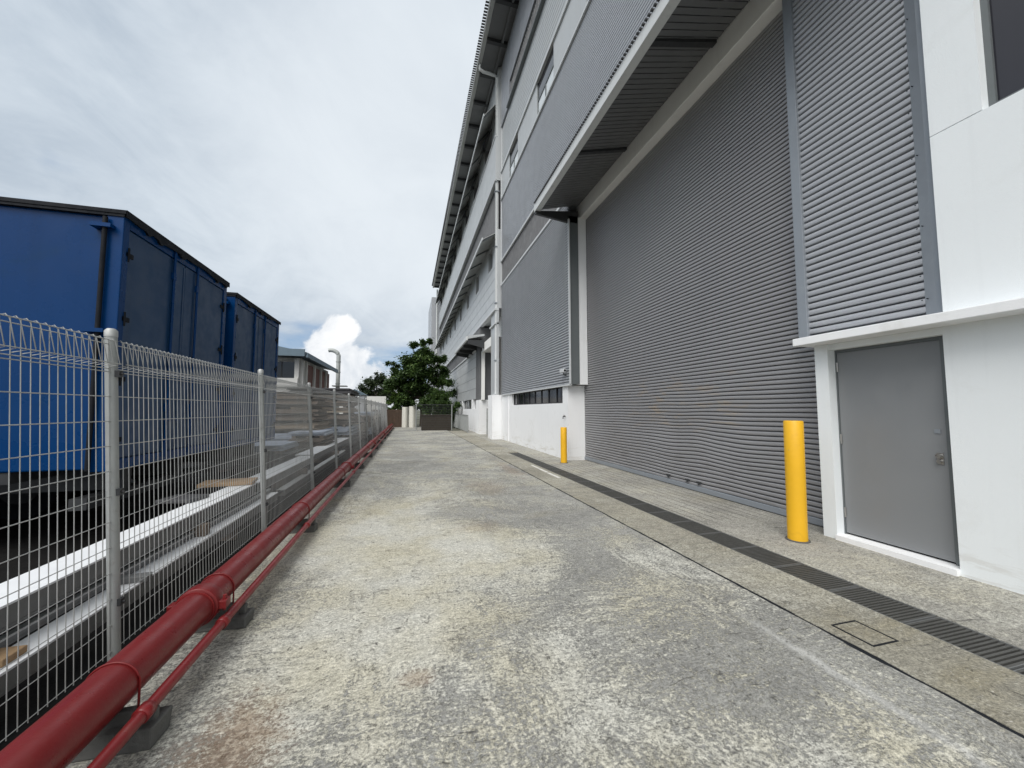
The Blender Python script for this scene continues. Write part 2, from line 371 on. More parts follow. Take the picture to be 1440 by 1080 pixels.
# overcast sheet: blue grey, with thin bright areas
shade_ = g.noise(g.mapping(pl, (1, .8, 1), (0, 0, .5), (9.3, 2.1, 0)), .85, 7, .56, .6)
shade_ = g.math('ADD', g.math('MULTIPLY', shade_, .65), g.math('MULTIPLY', g.noise(g.mapping(pl, (1.3, .9, 1), (0, 0, .3), (2.3, 5.1, 1)), 2.4, 7, .62, .8), .35))
cl = g.mix(g.ramp(shade_, .36, .64), (3.5, 4.25, 5.2), (6.3, 7.0, 7.7))
def lobe(v, a, b):      # soft area of thinner, brighter cloud around a direction
    return g.ramp(g.vmath('DOT_PRODUCT', d, tuple(Vector(v).normalized())), a, b)
cl = g.mix(g.math('MULTIPLY', lobe((.03, 1, .62), .86, .998), .75), cl, (7.9, 8.4, 8.85))
cl = g.mix(g.math('MULTIPLY', lobe(SV, .3, .98), .9), cl, (14.5, 14.2, 13.8))
skyb = g.mix(.5, g.mix(1.0, sky.outputs[0], (1.0, 1.05, 1.15), 'MULTIPLY'), (3.3, 4.55, 6.3))
col = g.mix(cov, skyb, cl)
# towering cumulus low over the far end of the road
cn = g.noise(d, 9, 7, .62, .4); cn2 = g.noise(d, 30, 4, .6)
def puff(az, el, ra, re):
    a = g.math('DIVIDE', g.math('SUBTRACT', g.math('ARCTAN2', X[0], X[1]), az), ra)
    e = g.math('DIVIDE', g.math('SUBTRACT', g.math('ARCSINE', X[2]), el), re)
    r = g.math('SQRT', g.math('ADD', g.math('MULTIPLY', a, a), g.math('MULTIPLY', e, e)))
    return g.math('SUBTRACT', 1.0, r)
P_ = None
for q in ((-.165, .185, .045, .04), (-.185, .15, .06, .05), (-.165, .10, .085, .07), (-.12, .07, .12, .055), (-.05, .04, .16, .045), (-.26, .08, .12, .07), (.0, .02, .3, .035)):
    v_ = puff(*q); P_ = v_ if P_ is None else g.math('MAXIMUM', P_, v_)
pm = g.ramp(g.math('ADD', P_, g.math('ADD', g.math('MULTIPLY', g.math('SUBTRACT', cn, .5), 1.6), g.math('MULTIPLY', g.math('SUBTRACT', cn2, .5), .5))), .0, .28)
ccol = g.mix(g.ramp(cn, .35, .65), (7.0, 7.4, 7.9), (9.6, 9.7, 9.8))
col = g.mix(g.math('MULTIPLY', pm, .95), col, ccol)
g.put(bg.inputs[0], col)
scn.view_settings.view_transform = 'Standard'; scn.view_settings.look = 'None'; scn.view_settings.exposure = 0.1; scn.view_settings.gamma = 1

# ------------------------------------------------------------------ ground
tag(B().add([(-900, -900, -.06), (900, -900, -.06), (900, 900, -.06), (-900, 900, -.06)], [(0, 1, 2, 3)]).build('terrain', 'soil'), kind='structure')
tag(B().box(-40, -1.56, -12, 34, -.10, -.02).build('yard', 'yard'), kind='structure')
def slab(name, x0, x1, y0, y1, m, jl=0, jr=0, z=0.0, ny=160, amp=.012):
    b = B(); n = ny
    L = []; Rr = []
    for i in range(n + 1):
        y = y0 + (y1 - y0) * i / n
        L.append((x0 + jl * (noise.noise((y * 3, 0, 1)) * amp + noise.noise((y * 14, 3, 1)) * amp * .6), y))
        Rr.append((x1 + jr * (noise.noise((y * 3, 5, 1)) * amp + noise.noise((y * 14, 7, 1)) * amp * .6), y))
    vs = []; fs = []
    for i in range(n + 1):
        vs += [(*L[i], z), (*Rr[i], z), (*L[i], z - .12), (*Rr[i], z - .12)]
    for i in range(n):
        a = i * 4; c = a + 4
        fs += [(a, a + 1, c + 1, c), (a + 2, a, c, c + 2), (a + 1, a + 3, c + 3, c + 1)]
    b.add(vs, fs); return b.build(name, m)
tag(slab('road', -1.56, 2.745, -4, 34.5, 'road', 0, 1, ny=900), kind='structure')
tag(slab('drain_strip', 2.777, 3.385, -4, 27.6, 'strip', 1, 0, ny=700), kind='structure')
tag(slab('apron', 3.755, 5.4, -4, 27.6, 'apron', 0, 0), kind='structure')
tag(B().box(2.6, 3.9, -4, 27.6, -.40, -.125).build('drain_channel', 'dark'), kind='structure')
tag(B().box(3.385, 3.755, 13.2, 27.6, -.12, -.003).build('kerb_strip', 'strip'), kind='structure')

tag(B().box(2.70, 2.82, -4, 27.6, -.10, -.0035).build('expansion_joint', 'rubber'), kind='structure')
# drain grates, half a metre each
gr = thing('drain_grate', (3.57, 0, 0), 'dark steel bar grate in the drain channel beside the shutter and the grey door', 'grate', 'drain grates in the channel')
b = B()
for k in range(16): b.box(3.395, 3.745, .012 + k * .0305, .028 + k * .0305, -.035, -.004)
b.build('bars', 'grate', gr)
b = B()
for x in (3.388, 3.743): b.box(x, x + .010, .004, .488, -.04, -.002)
b.box(3.398, 3.743, .004, .010, -.04, -.0022); b.box(3.398, 3.743, .483, .488, -.04, -.0022); b.build('frame', 'beamgrey', gr)
for k in range(3, 26): copy_tree(gr, (0, k * .5, 0))
gr.location.y += 1.0

# access cover in the strip: a concrete lid in a thin frame
cv = thing('inspection_cover', (2.98, 1.98, 0), 'small square concrete inspection cover set in the strip beside the drain', 'cover')
b = B(); b.box(2.885, 3.085, 1.865, 2.095, -.02, .003); b.build('lid', 'strip', cv)
b = B()
for q in ((2.872, 3.098, 1.852, 1.862), (2.872, 3.098, 2.098, 2.108), (2.872, 2.882, 1.862, 2.098), (3.088, 3.098, 1.862, 2.098)): b.box(*q, -.02, .0045)
b.build('frame', 'rubber', cv)
b = B(); b.box(3.20, 3.275, 8.0, 8.7, -.01, .004); b.box(3.21, 3.28, 8.78, 9.35, -.01, .004); b.box(3.22, 3.28, 9.4, 10.0, -.01, .004); tag(b.build('road_marking', 'strip_white'), kind='structure')

# ------------------------------------------------------------------ warehouse (front section)
W = thing('warehouse', (4.9, 6, 0), 'grey ribbed metal clad warehouse with tall roller shutter and white lower walls', 'building')
# core
B().box(5.45, 24, -6, 58.5, 0, 19.9).build('wall', 'clad_dark', W)
# white wall by the door
b = B()
b.box(4.85, 5.40, -6, 2.40, 0, 2.30)
b.box(4.85, 5.40, -6, 2.385, 2.30, 4.138)
b.box(4.85, 5.40, 2.03, 2.385, 4.146, 8.0)
b.box(4.85, 5.40, -6, 2.03, 5.9, 8.0); b.box(4.85, 5.40, -6, -1.2, 4.146, 5.9)
b.box(4.87, 5.40, 1.95, 2.38, 4.136, 4.148)
b.box(4.83, 5.40, 3.42, 3.57, 0, 2.28)               # door pillar
b.box(4.86, 5.40, 2.40, 3.42, 2.21, 2.28)
b.build('white_wall', 'white', W)
B().box(4.80, 5.0, 2.40, 3.42, 0, .055).build('door_sill', 'plinth', W)
B().box(4.60, 5.30, -6, 3.66, 2.282, 2.372).build('ledge', 'plinth', W, bevel=.006)
# white upper window
wn = B(); wn.box(4.945, 5.02, -1.2, 2.03, 4.15, 4.20); wn.box(4.945, 5.02, -1.2, 2.03, 5.85, 5.9); wn.box(4.945, 5.02, 1.985, 2.03, 4.20, 5.85); wn.box(4.945, 5.02, .35, .40, 4.20, 5.85)
wf = wn.build('window', 'trim_dark', W); B().box(4.975, 4.99, -1.2, 1.985, 4.20, 5.85).build('pane', 'glass', wf)
# steel door
dr = B().box(4.955, 4.995, 2.475, 3.405, .075, 2.175).build('door', 'door', W, bevel=.003)
b = B(); b.box(4.945, 5.02, 3.406, 3.42, .055, 2.21); b.box(4.945, 5.02, 2.40, 2.474, .055, 2.21); b.box(4.945, 5.02, 2.474, 3.406, 2.176, 2.21)
b.build('door_frame', 'trim_dark', W)
b = B(); b.box(4.945, 4.955, 2.505, 2.552, .975, 1.085); b.cyl((4.955, 2.53, 1.055), (4.915, 2.53, 1.055), .020, 16); b.cyl((4.955, 2.53, 1.005), (4.92, 2.53, 1.005), .017, 16)
b.build('handle', 'chrome', dr)
b = B(); b.box(4.948, 4.955, 2.515, 2.56, 1.27, 1.31); b.build('deadlock', 'trim', dr)
for z in (.25, 1.1, 1.95): B().cyl((4.948, 3.40, z), (4.948, 3.40, z + .11), .009, 8).build('hinge', 'chrome', dr)
# ribbed panel right of the shutter
b = B(); b.sheet(ribs(2.385, 9.0, 5.02, .0825, .034, 7), 'y', [2.54, 3.74]); b.build('cladding_panel', 'clad', W)
b = B(); b.box(4.93, 5.05, 2.40, 2.465, 2.374, 9.0); b.add([(4.93, 2.465, 2.374), (4.985, 2.575, 2.374), (4.985, 2.575, 9), (4.93, 2.465, 9), (5.05, 2.465, 2.374), (5.05, 2.575, 2.374), (5.05, 2.575, 9), (5.05, 2.465, 9)], [(0, 1, 2, 3), (1, 5, 6, 2), (4, 7, 6, 5), (0, 4, 5, 1), (3, 2, 6, 7)])
b.build('corner_flashing', 'trim', W)
b = B()
for k in range(22):
    z = 2.6 + k * .2475
    b.cyl((4.992, 2.60, z), (4.984, 2.60, z), .006, 6)
    if k % 3 == 0: b.cyl((4.972, 2.545, z), (4.952, 2.545, z), .005, 6)
b.each('fixing_screw', 'rubber', W)
b = B(); b.box(4.955, 5.25, 3.735, 3.855, 2.374, 7.35); b.build('shutter_post', 'trim', W, bevel=.004)
b = B(); b.box(5.08, 5.40, 3.575, 3.60, 0, 2.28); b.build('shutter_guide', 'trim_dark', W)
# roller shutter: 0.068 m slats, dented towards the floor
def dent(x, y, z):
    k = max(0, 1 - abs(z - .95) / 1.25)
    k2 = math.exp(-((y - 5.9) / 2.2) ** 2)
    dz = .038 * k * noise.noise((y * 1.1, z * 1.6, 2)) * (.35 + k2)
    dx = .034 * k * noise.noise((y * .9, z * 1.3, 8)) + .008 * noise.noise((y * .7, z * .8, 4))
    return (x + dx, y, z + dz)
sh = B(); sh.sheet(ribs(.10, 7.35, 5.16, .068, .024, 7), 'y', lin(3.56, 10.66, 70), dent)
sho = sh.build('roller_shutter', 'shutter', W)
b = B(); b.box(5.12, 5.18, 3.6, 10.66, .012, .10); b.build('bottom_rail', 'trim', sho, bevel=.006)
for y in (5.9, 6.2, 6.75):
    b = B(); b.box(5.105, 5.13, y, y + .10, .16, .19); b.cyl((5.115, y + .05, .175), (5.115, y + .05, .13), .012, 8); b.build('shutter_latch', 'steel_dark', sho)
# lintel beam and canopy
B().box(4.93, 5.42, 2.40, 10.60, 7.30, 8.3).build('lintel_beam', 'beam', W, bevel=.01)
C1 = B()
for k in range(72):      # soffit boards
    y0 = 2.0 + k * .117
    C1.add([(3.66, y0 + .006, 7.40), (3.66, y0 + .103, 7.40), (4.92, y0 + .103, 7.72), (4.92, y0 + .006, 7.72), (3.66, y0 + .006, 7.43), (3.66, y0 + .103, 7.43), (4.92, y0 + .103, 7.75), (4.92, y0 + .006, 7.75)],
           [(0, 3, 2, 1), (4, 5, 6, 7), (0, 1, 5, 4), (2, 3, 7, 6), (1, 2, 6, 5), (0, 4, 7, 3)])
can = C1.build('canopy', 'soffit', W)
b = B(); b.prism([(3.60, 7.46), (4.56, 7.76), (4.56, 7.84), (3.60, 7.52)], 'y', 2.0, 10.44); b.build('canopy_roof', 'soffit', can)
b = B(); b.prism([(3.50, 7.33), (3.66, 7.33), (3.66, 7.36), (3.53, 7.36), (3.53, 7.56), (3.50, 7.56)], 'y', 2.0, 10.46); b.box(3.50, 3.66, 10.46, 10.475, 7.33, 7.56); b.build('gutter', 'gutter', can, bevel=.004)
b = B()
for k in range(110): b.box(3.46, 3.60, 2.02 + k * .0765, 2.058 + k * .0765, 7.565, 7.59)
b.build('roof_edge', 'steel_dark', can)
for y in (2.2, 4.95, 7.7):
    B().prism([(3.64, 7.345), (4.90, 7.655), (4.90, 7.715), (3.64, 7.395)], 'y', y, y + .10).build('joist', 'steel_dark', can)
B().prism([(3.52, 7.25), (4.55, 7.12), (4.86, 7.12), (4.86, 7.50), (3.52, 7.33)], 'y', 10.36, 10.45).build('end_bracket', 'steel_dark', can)
# left of the shutter: white plinth with strip window, ribbed panel, dark return
b = B()
b.box(4.60, 5.42, 10.64, 19.0, 0, 1.70); b.box(4.60, 5.42, 10.64, 11.05, 1.70, 2.22); b.box(4.60, 5.42, 17.1, 19.0, 1.70, 2.22); b.box(4.57, 4.62, 17.6, 17.75, 0, 2.2)
b.build('plinth_wall', 'plinth', W)
fr = B(); fr.box(4.70, 4.78, 11.05, 17.1, 1.70, 1.735); fr.box(4.70, 4.78, 11.05, 17.1, 2.185, 2.22)
for k in range(9): y = 11.05 + k * 6.01 / 8; fr.box(4.70, 4.77, y, y + .04, 1.735, 2.185)
fo = fr.build('window', 'steel_dark', W)
b = B()
for k in range(8): y = 11.09 + k * 6.01 / 8; b.box(4.73, 4.745, y, y + .711, 1.735, 2.185)
b.build('pane', 'glass', fo)
b = B(); b.sheet(ribs(2.24, 7.9, 4.57, .082, .030, 6), 'y', [10.38, 18.95]); b.build('cladding_panel', 'clad', W)
b = B(); b.box(4.52, 4.60, 10.33, 18.95, 2.205, 2.245); b.box(4.51, 4.60, 10.33, 18.95, 7.86, 7.94); b.each('edge_flashing', 'rail_white', W)
b = B(); b.box(4.56, 4.86, 10.36, 10.62, 2.247, 7.32); b.build('return_flashing', 'trim_dark', W)
b = B(); b.box(4.525, 4.565, 10.30, 10.36, 2.25, 7.2); b.build('corner_flashing', 'rail_white', W)
b = B(); b.box(4.865, 5.13, 10.38, 10.63, 2.24, 7.32); b.build('shutter_guide', 'plinth', W)
# upper storeys at x = 4.5
b = B(); b.box(4.62, 5.44, -6, 18.98, 7.75, 19.9); b.build('backing_wall', 'clad_dark', W)
b = B(); b.sheet(vribs(10.5, 18.95, 4.60, .16, .03), 'z', [7.94, 9.12]); b.build('louvre', 'louvre', W)
b = B(); b.box(4.50, 4.62, 2.0, 18.97, 9.12, 9.20); b.each('edge_flashing', 'rail_white', W)
b = B(); b.sheet(ribs(9.20, 12.45, 4.58, .095, .030, 4), 'y', [-6, 18.96]); b.build('cladding_panel', 'clad', W)
b = B(); b.box(4.49, 4.62, -6, 18.97, 12.45, 12.53); b.box(4.49, 4.62, -6, 18.97, 13.95, 14.03); b.box(4.50, 4.62, 18.93, 18.985, 7.9, 19.9); b.each('edge_flashing', 'rail_white', W)
wins = [(8.0, 9.0), (11.45, 13.2), (15.85, 17.35)]
b = B(); ys = [-6] + [t for w_ in wins for t in w_] + [18.95]
for a, c in zip(ys[::2], ys[1::2]): b.box(4.55, 4.63, a, c, 12.53, 13.95)
b.each('window_band', 'clad_light', W)
for a, c in wins:
    f2 = B(); f2.box(4.57, 4.62, a, a + .06, 12.53, 13.95); f2.box(4.57, 4.62, c - .06, c, 12.53, 13.95); f2.box(4.57, 4.62, a + .06, c - .06, 13.2, 13.26); f2.box(4.57, 4.62, (a + c) / 2 - .03, (a + c) / 2 + .03, 12.53, 13.2)
    o = f2.build('window', 'trim_dark', W)
    B().box(4.595, 4.61, a + .06, c - .06, 13.26, 13.95).build('pane', 'glass', o)
    B().box(4.595, 4.61, a + .06, c - .06, 12.53, 13.2).build('pane', 'glass_sheen', o)
b = B(); b.sheet(ribs(14.03, 16.38, 4.575, .2, .008, 4), 'y', [-6, 18.95]); b.build('cladding_panel', 'clad_light', W)
b = B(); b.box(4.42, 4.62, -6, 17.5, 16.38, 16.46); b.build('edge_flashing', 'trim_dark', W)
b = B(); b.sheet(vribs(-6, 17.2, 4.61, .16, .03), 'z', [16.46, 17.6]); b.build('louvre', 'louvre', W)
b = B(); b.box(4.50, 4.62, 17.2, 18.95, 16.46, 17.6); b.box(4.52, 4.62, -6, 18.95, 17.6, 19.9); b.build('cladding_panel', 'clad_dark', W)
# ------------------------------------------------------------------ roof eave running the whole length
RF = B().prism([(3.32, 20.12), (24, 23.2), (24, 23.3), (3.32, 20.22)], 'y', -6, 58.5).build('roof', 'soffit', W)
b = B(); b.prism([(3.28, 19.98), (3.48, 19.98), (3.48, 20.01), (3.31, 20.01), (3.31, 20.25), (3.28, 20.25)], 'y', -6, 58.5); b.build('gutter', 'soffit_light', RF)
b = B()
for k in range(430): b.box(3.12, 3.3, -6 + k * .15, -5.92 + k * .15, 20.255, 20.29)
b.build('roof_edge', 'steel_dark', RF)
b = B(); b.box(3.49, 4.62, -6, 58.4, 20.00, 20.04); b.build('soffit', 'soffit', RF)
ry = -4
while ry < 58:
    B().box(3.49, 4.52, ry, ry + .18, 19.82, 20.0).build('rafter', 'steel_dark', RF); ry += 2.45 if ry < 14 else 2.0
b = B(); b.box(4.2, 4.3, -6, 58.4, 19.84, 20.0); b.build('purlin', 'soffit', RF)
# downpipe between the sections
b = B(); b.tube([(3.40, 19.2, 20.0), (3.40, 19.2, 19.72), (3.55, 19.2, 19.62), (4.22, 19.2, 19.55), (4.34, 19.2, 19.42), (4.34, 19.2, 2.3)], .085, 12); b.build('downpipe', 'gutter', W)
b = B()
for z in (4, 7, 10, 13, 16): b.box(4.23, 4.50, 19.08, 19.32, z, z + .05)
b.build('pipe_clamp', 'trim', W)

# ------------------------------------------------------------------ rear wing (further down the road)
V = thing('factory_wing', (4.5, 38, 0), 'long pale grey factory wing with sunshades beyond the white downpipe', 'building')
b = B(); b.box(4.10, 5.44, 19.05, 20.1, 0, 2.25); b.box(4.22, 5.44, 23.3, 24.6, 0, 2.1); b.box(4.3, 5.44, 24.6, 58, 0, 1.55)
for y in (26.4, 31.6, 36.8, 42, 47, 52): b.box(4.3, 5.44, y, y + .5, 1.55, 2.2)
b.build('plinth_wall', 'plinth', V)
b = B(); b.box(4.5, 4.56, 24.6, 58, 1.55, 2.2); pw = b.build('window', 'glass', V)
b = B()
for k in range(30): b.box(4.46, 4.5, 24.9 + k * 1.08, 24.96 + k * 1.08, 1.56, 2.2)
b.build('frame', 'galv_post', pw)
b = B(); b.box(4.30, 4.44, 24.6, 58, 2.2, 5.36); b.box(4.32, 4.44, 19.05, 20.4, 2.25, 6.6); b.build('lower_cladding', 'clad_light', V)
b = B()
for z in (2.9, 3.6, 4.3, 5.0): b.box(4.293, 4.31, 24.62, 58, z, z + .015)
b.build('panel_joint', 'trim_dark', V)
b = B(); b.sheet(vribs(23.3, 24.62, 4.26, .2, .05), 'z', [2.1, 6.6]); b.box(4.27, 5.4, 23.3, 24.6, 2.1, 6.6); b.build('pillar_cladding', 'louvre', V)
b = B(); b.box(4.22, 4.44, 24.62, 58, 5.36, 5.46); b.box(4.20, 4.44, 19.05, 58, 6.62, 6.74); b.box(4.22, 4.44, 19.05, 20.4, 5.9, 5.98); b.each('edge_flashing', 'rail_white', V)
b = B(); b.sheet(vribs(24.62, 58, 4.40, .2, .03), 'z', [5.46, 6.62]); b.build('louvre', 'louvre', V)
sw = B(); wy = []
y = 20.3
while y < 56: wy.append((y, y + 1.15)); y += 4.25
ys = [19.05] + [t for p in wy for t in p] + [58]
for a, c in zip(ys[::2], ys[1::2]): sw.box(4.36, 5.44, a, c, 9.35, 10.55)
sw.box(4.36, 5.44, 19.05, 58, 6.74, 9.35); sw.box(4.36, 5.44, 19.05, 58, 10.55, 10.95)
sw.build('wall', 'clad_light', V)
b = B()
for z in (7.3, 7.9, 8.5, 9.1): b.box(4.35, 4.37, 19.05, 58, z, z + .015)
b.build('panel_joint', 'clad', V)
for a, c in wy:
    o = B().box(4.60, 4.62, a, c, 9.35, 10.55).build('window', 'glass', V)
    B().box(4.55, 4.598, a, c, 9.35, 9.4).build('sill', 'trim_dark', o); B().box(4.55, 4.598, (a + c) / 2 - .03, (a + c) / 2 + .03, 9.4, 10.55).build('mullion', 'trim_dark', o)
b = B(); b.sheet(vribs(19.05, 58, 4.44, .2, .03), 'z', [10.95, 13.6]); b.build('louvre', 'louvre', V)
b = B(); b.box(4.24, 5.44, 19.05, 58, 13.6, 16.0); b.build('upper_band', 'clad_light', V)
b = B(); b.box(4.20, 4.3, 19.05, 58, 13.56, 13.62); b.box(4.20, 4.3, 19.05, 58, 15.98, 16.05); b.each('edge_flashing', 'rail_white', V)
uy = [(a + .4, c + 1.2) for a, c in wy]
uw = B(); ys = [19.05] + [t for p in uy for t in p] + [58]
for a, c in zip(ys[::2], ys[1::2]): uw.box(4.38, 5.44, a, c, 16.0, 17.7)
uw.box(4.38, 5.44, 19.05, 58, 17.7, 19.95); uw.build('wall', 'clad_light', V)
for a, c in uy:
    o = B().box(4.70, 4.72, a, c, 16.0, 17.7).build('window', 'glass', V)
    p = [(4.40, 17.66), (3.86, 16.55), (3.84, 16.57), (4.38, 17.69)]
    B().prism(p, 'y', a, c).build('open_casement', 'glass', o)
def sunshade(xo, zo, xi, zi, name):
    s = B(); y = 19.3
    s.prism([(xo, zo), (xi, zi), (xi, zi + .03), (xo, zo + .03)], 'y', 19.25, 57.8)
    o = s.build(name, 'soffit_light', V)
    r = B(); r.box(xo - .05, xo, 19.25, 57.8, zo - .04, zo + .10); r.build('edge_rail', 'rail_white', o)
    t = B()
    while y < 57.7:
        t.prism([(xo, zo - .09), (xi, zi - .09), (xi, zi - .002), (xo, zo - .002)], 'y', y, y + .07); y += 2.1
    t.each('bracket', 'trim_dark', o)
sunshade(3.62, 10.38, 4.38, 10.85, 'sunshade')
sunshade(3.66, 17.2, 4.38, 18.1, 'sunshade')
# second loading bay with its own small canopy
b = B(); b.box(4.9, 5.44, 20.1, 23.3, 5.0, 6.7); b.box(4.36, 4.9, 20.1, 20.35, 2.25, 5.2); b.build('bay_lintel', 'beam', V)
b = B(); b.sheet(ribs(2.0, 5.0, 5.2, .15, .02, 4), 'y', [20.1, 23.3]); b.build('roller_shutter', 'clad', V)
b = B(); b.box(4.32, 4.5, 23.05, 23.3, 2.1, 5.1); b.box(4.32, 4.9, 20.36, 23.04, 5.0, 5.5); b.build('bay_frame', 'beam', V)
c2 = B().prism([(3.30, 5.66), (4.32, 5.90), (4.32, 6.0), (3.30, 5.86)], 'y', 22.3, 28.3).build('bay_canopy', 'clad_light', V)
b = B(); b.box(3.22, 3.32, 22.28, 28.32, 5.58, 5.80); b.build('gutter', 'gutter', c2)
b = B(); b.prism([(3.34, 5.40), (4.32, 5.14), (4.32, 5.62), (3.34, 5.62)], 'y', 22.32, 22.42)
for y in (24.3, 26.3, 28.1): b.prism([(3.34, 5.46), (4.3, 5.3), (4.3, 5.62), (3.34, 5.62)], 'y', y, y + .1)
b.box(3.34, 4.3, 22.44, 28.1, 5.60, 5.64)
b.build('canopy_frame', 'steel_dark', c2)
# end block
b = B(); b.box(3.25, 10, 60.0, 70, 0, 19.0); b.build('end_block', 'clad', V)
b = B(); b.tube([(4.0, 58.9, 19.9), (4.0, 58.9, .2)], .12, 8); b.build('downpipe', 'gutter', V)
b = B(); b.box(5.05, 5.15, 20.15, 23.25, 0, 2.0); b.build('bay_shade_panel', 'dark', V)  # near-black panel standing in for the shade inside the open bay
bx = thing('goods_cage', (4.7, 21.7, 0), 'grey wire goods cage standing in the open bay under the small canopy', 'cage')
b = B()
for k in range(12): b.cyl((4.5, 20.9 + k * .14, 0.05), (4.5, 20.9 + k * .14, 1.55), .012, 5)
for z in (.1, .5, .9, 1.3, 1.55): b.cyl((4.5, 20.88, z), (4.5, 22.5, z), .014, 5)
for z in (.1, .8, 1.55): b.cyl((4.5, 20.88, z), (5.0, 20.88, z), .014, 5); b.cyl((4.5, 22.5, z), (5.0, 22.5, z), .014, 5)
b.build('cage_frame', 'galv_post', bx)
B().box(4.55, 4.98, 20.95, 22.4, .12, 1.25).build('wrapped_goods', 'hoard', bx, bevel=.04)

# ------------------------------------------------------------------ security camera, wall tap
sc_ = thing('security_camera', (4.5, 10.6, 2.66), 'small pale security camera on the ribbed cladding above the strip window', 'camera')
b = B(); b.box(4.40, 4.50, 10.50, 10.80, 2.60, 2.71); b.build('housing', 'rail_white', sc_, bevel=.015)
b = B(); b.cyl((4.45, 10.49, 2.655), (4.45, 10.505, 2.655), .035, 12); b.build('lens', 'rubber', sc_)
b = B(); b.tube([(4.46, 10.62, 2.62), (4.46, 10.62, 2.54), (4.55, 10.62, 2.52)], .015, 8); b.build('bracket', 'steel_dark', sc_)
tp = thing('wall_tap', (4.6, 10.9, 1.25), 'small dark tap on the white plinth wall behind the far bollard', 'tap')
b = B(); b.cyl((4.60, 10.85, 1.30), (4.55, 10.85, 1.30), .018, 8); b.tube([(4.56, 10.85, 1.30), (4.53, 10.85, 1.29), (4.525, 10.85, 1.22)], .016, 8); b.build('spout', 'steel_dark', tp)
b = B(); b.box(4.545, 4.56, 10.81, 10.89, 1.325, 1.34); b.build('tap_handle', 'chrome', tp)

# ------------------------------------------------------------------ bollards
def bollard(x, y, h, r, label, tilt):
    t = thing('bollard', (0, 0, 0), label, 'bollard', 'yellow bollards by the shutter')
    b = B(); n = 32; prof = [(r, .0), (r, h * .3), (r * 1.004, h * .62), (r, h - .012), (r * .93, h), (0, h + .002)]
    vs = []; fs = []
    for q, z in prof[:-1]:
        for k in range(n): a = 2 * math.pi * k / n; vs.append((q * math.cos(a), q * math.sin(a), z))
    m = len(prof) - 1
    for i in range(m - 1):
        for k in range(n): fs.append((i * n + k, i * n + (k + 1) % n, (i + 1) * n + (k + 1) % n, (i + 1) * n + k))
    b.add(vs, fs, True); b.add([vs[(m - 1) * n + k] for k in range(n)], [tuple(range(n))])
    b.build('post', 'yellow', t)
    b = B(); b.cyl((0, 0, .0), (0, 0, .012), r * 1.22, 20); b.build('base_grout', 'block', t)
    t.location = (x, y, 0); t.rotation_euler = (tilt, 0, 0)
    return t
bollard(4.36, 3.52, 1.37, .098, 'tall yellow bollard in front of the near end of the roller shutter', R(.6))
bollard(4.27, 10.2, 1.0, .09, 'shorter yellow bollard in front of the white plinth wall past the shutter', 0)

# ------------------------------------------------------------------ fence
FN = thing('mesh_fence', (-1.7, 2.92, 0), 'galvanised welded mesh fence with rolled top running along the red pipes', 'fence')
def fx(z): return -1.66 - .06 * z
def post_mesh(y):
    b = B(); b.tube([(fx(0), y, 0), (fx(1.97), y, 1.97)], .036, 16); return b
def add_post(y, tl):
    dx = tl
    b = B(); b.tube([(fx(0), y, 0), (fx(1.96) + dx, y, 1.96)], .030, 16); p = b.build('post', 'galv_post', FN)
    b = B(); b.tube([(fx(1.95) + dx, y, 1.95), (fx(1.98) + dx, y, 1.985), (fx(1.99) + dx, y, 2.0)], [.032, .032, .02], 16); b.build('cap', 'galv', p)
    b = B()
    for z in (.35, 1.0, 1.72): b.box(fx(z) + .015, fx(z) + .042, y - .016, y + .016, z - .02, z + .02); b.cyl((fx(z) + .04, y, z), (fx(z) + .054, y, z), .008, 6)
    b.each('clamp', 'steel_dark', p)
def panel(y0, n=48, pitch=.05, r=.0027):
    b = B()
    for i in range(n + 1):
        y = y0 + .035 + i * pitch
        j = noise.noise((i * .7, 1, 2)) * .003
        pts = [(fx(.1), y, .06), (fx(1.0), y + j, 1.0), (fx(1.75), y, 1.75), (fx(1.92), y, 1.925), (fx(1.93) + .02, y, 1.932), (fx(1.90) + .035, y, 1.91), (fx(1.78) + .055, y + .004, 1.775), (fx(1.77), y + .004, 1.762)]
        b.tube(pts, r, 4, cap=False)
    for z in [.08 + .15 * k for k in range(12)]:
        b.tube([(fx(z) + .004, y0 + .02, z), (fx(z) + .004, y0 + n * pitch + .05, z)], r, 4, cap=False)
    for dx, z in ((0.0, 1.75), (.055, 1.78), (.0, 1.90), (.03, 1.92)):
        b.tube([(fx(z) + dx, y0 + .02, z), (fx(z) + dx, y0 + n * pitch + .05, z)], r * 1.05, 4, cap=False)
    return b
first = None; y = .45; panels_ = []; y_first = .45
while y < 33:
    if first is None: first = panel(.45).build('mesh_panel', 'galv', FN); panels_.append(first)
    elif len(panels_) == 3: c = panel(y, 48, .05, .0014).build('mesh_panel', 'galv', FN); first = c; y_first = y; panels_.append(c)
    else:
        panels_.append(1); c = first.copy(); COL.objects.link(c); c.parent = FN; c.matrix_parent_inverse = first.matrix_parent_inverse; c.location = (0, y - y_first, 0)
    add_post(y, random.uniform(-.012, .012)); y += 2.47
add_post(y, 0)
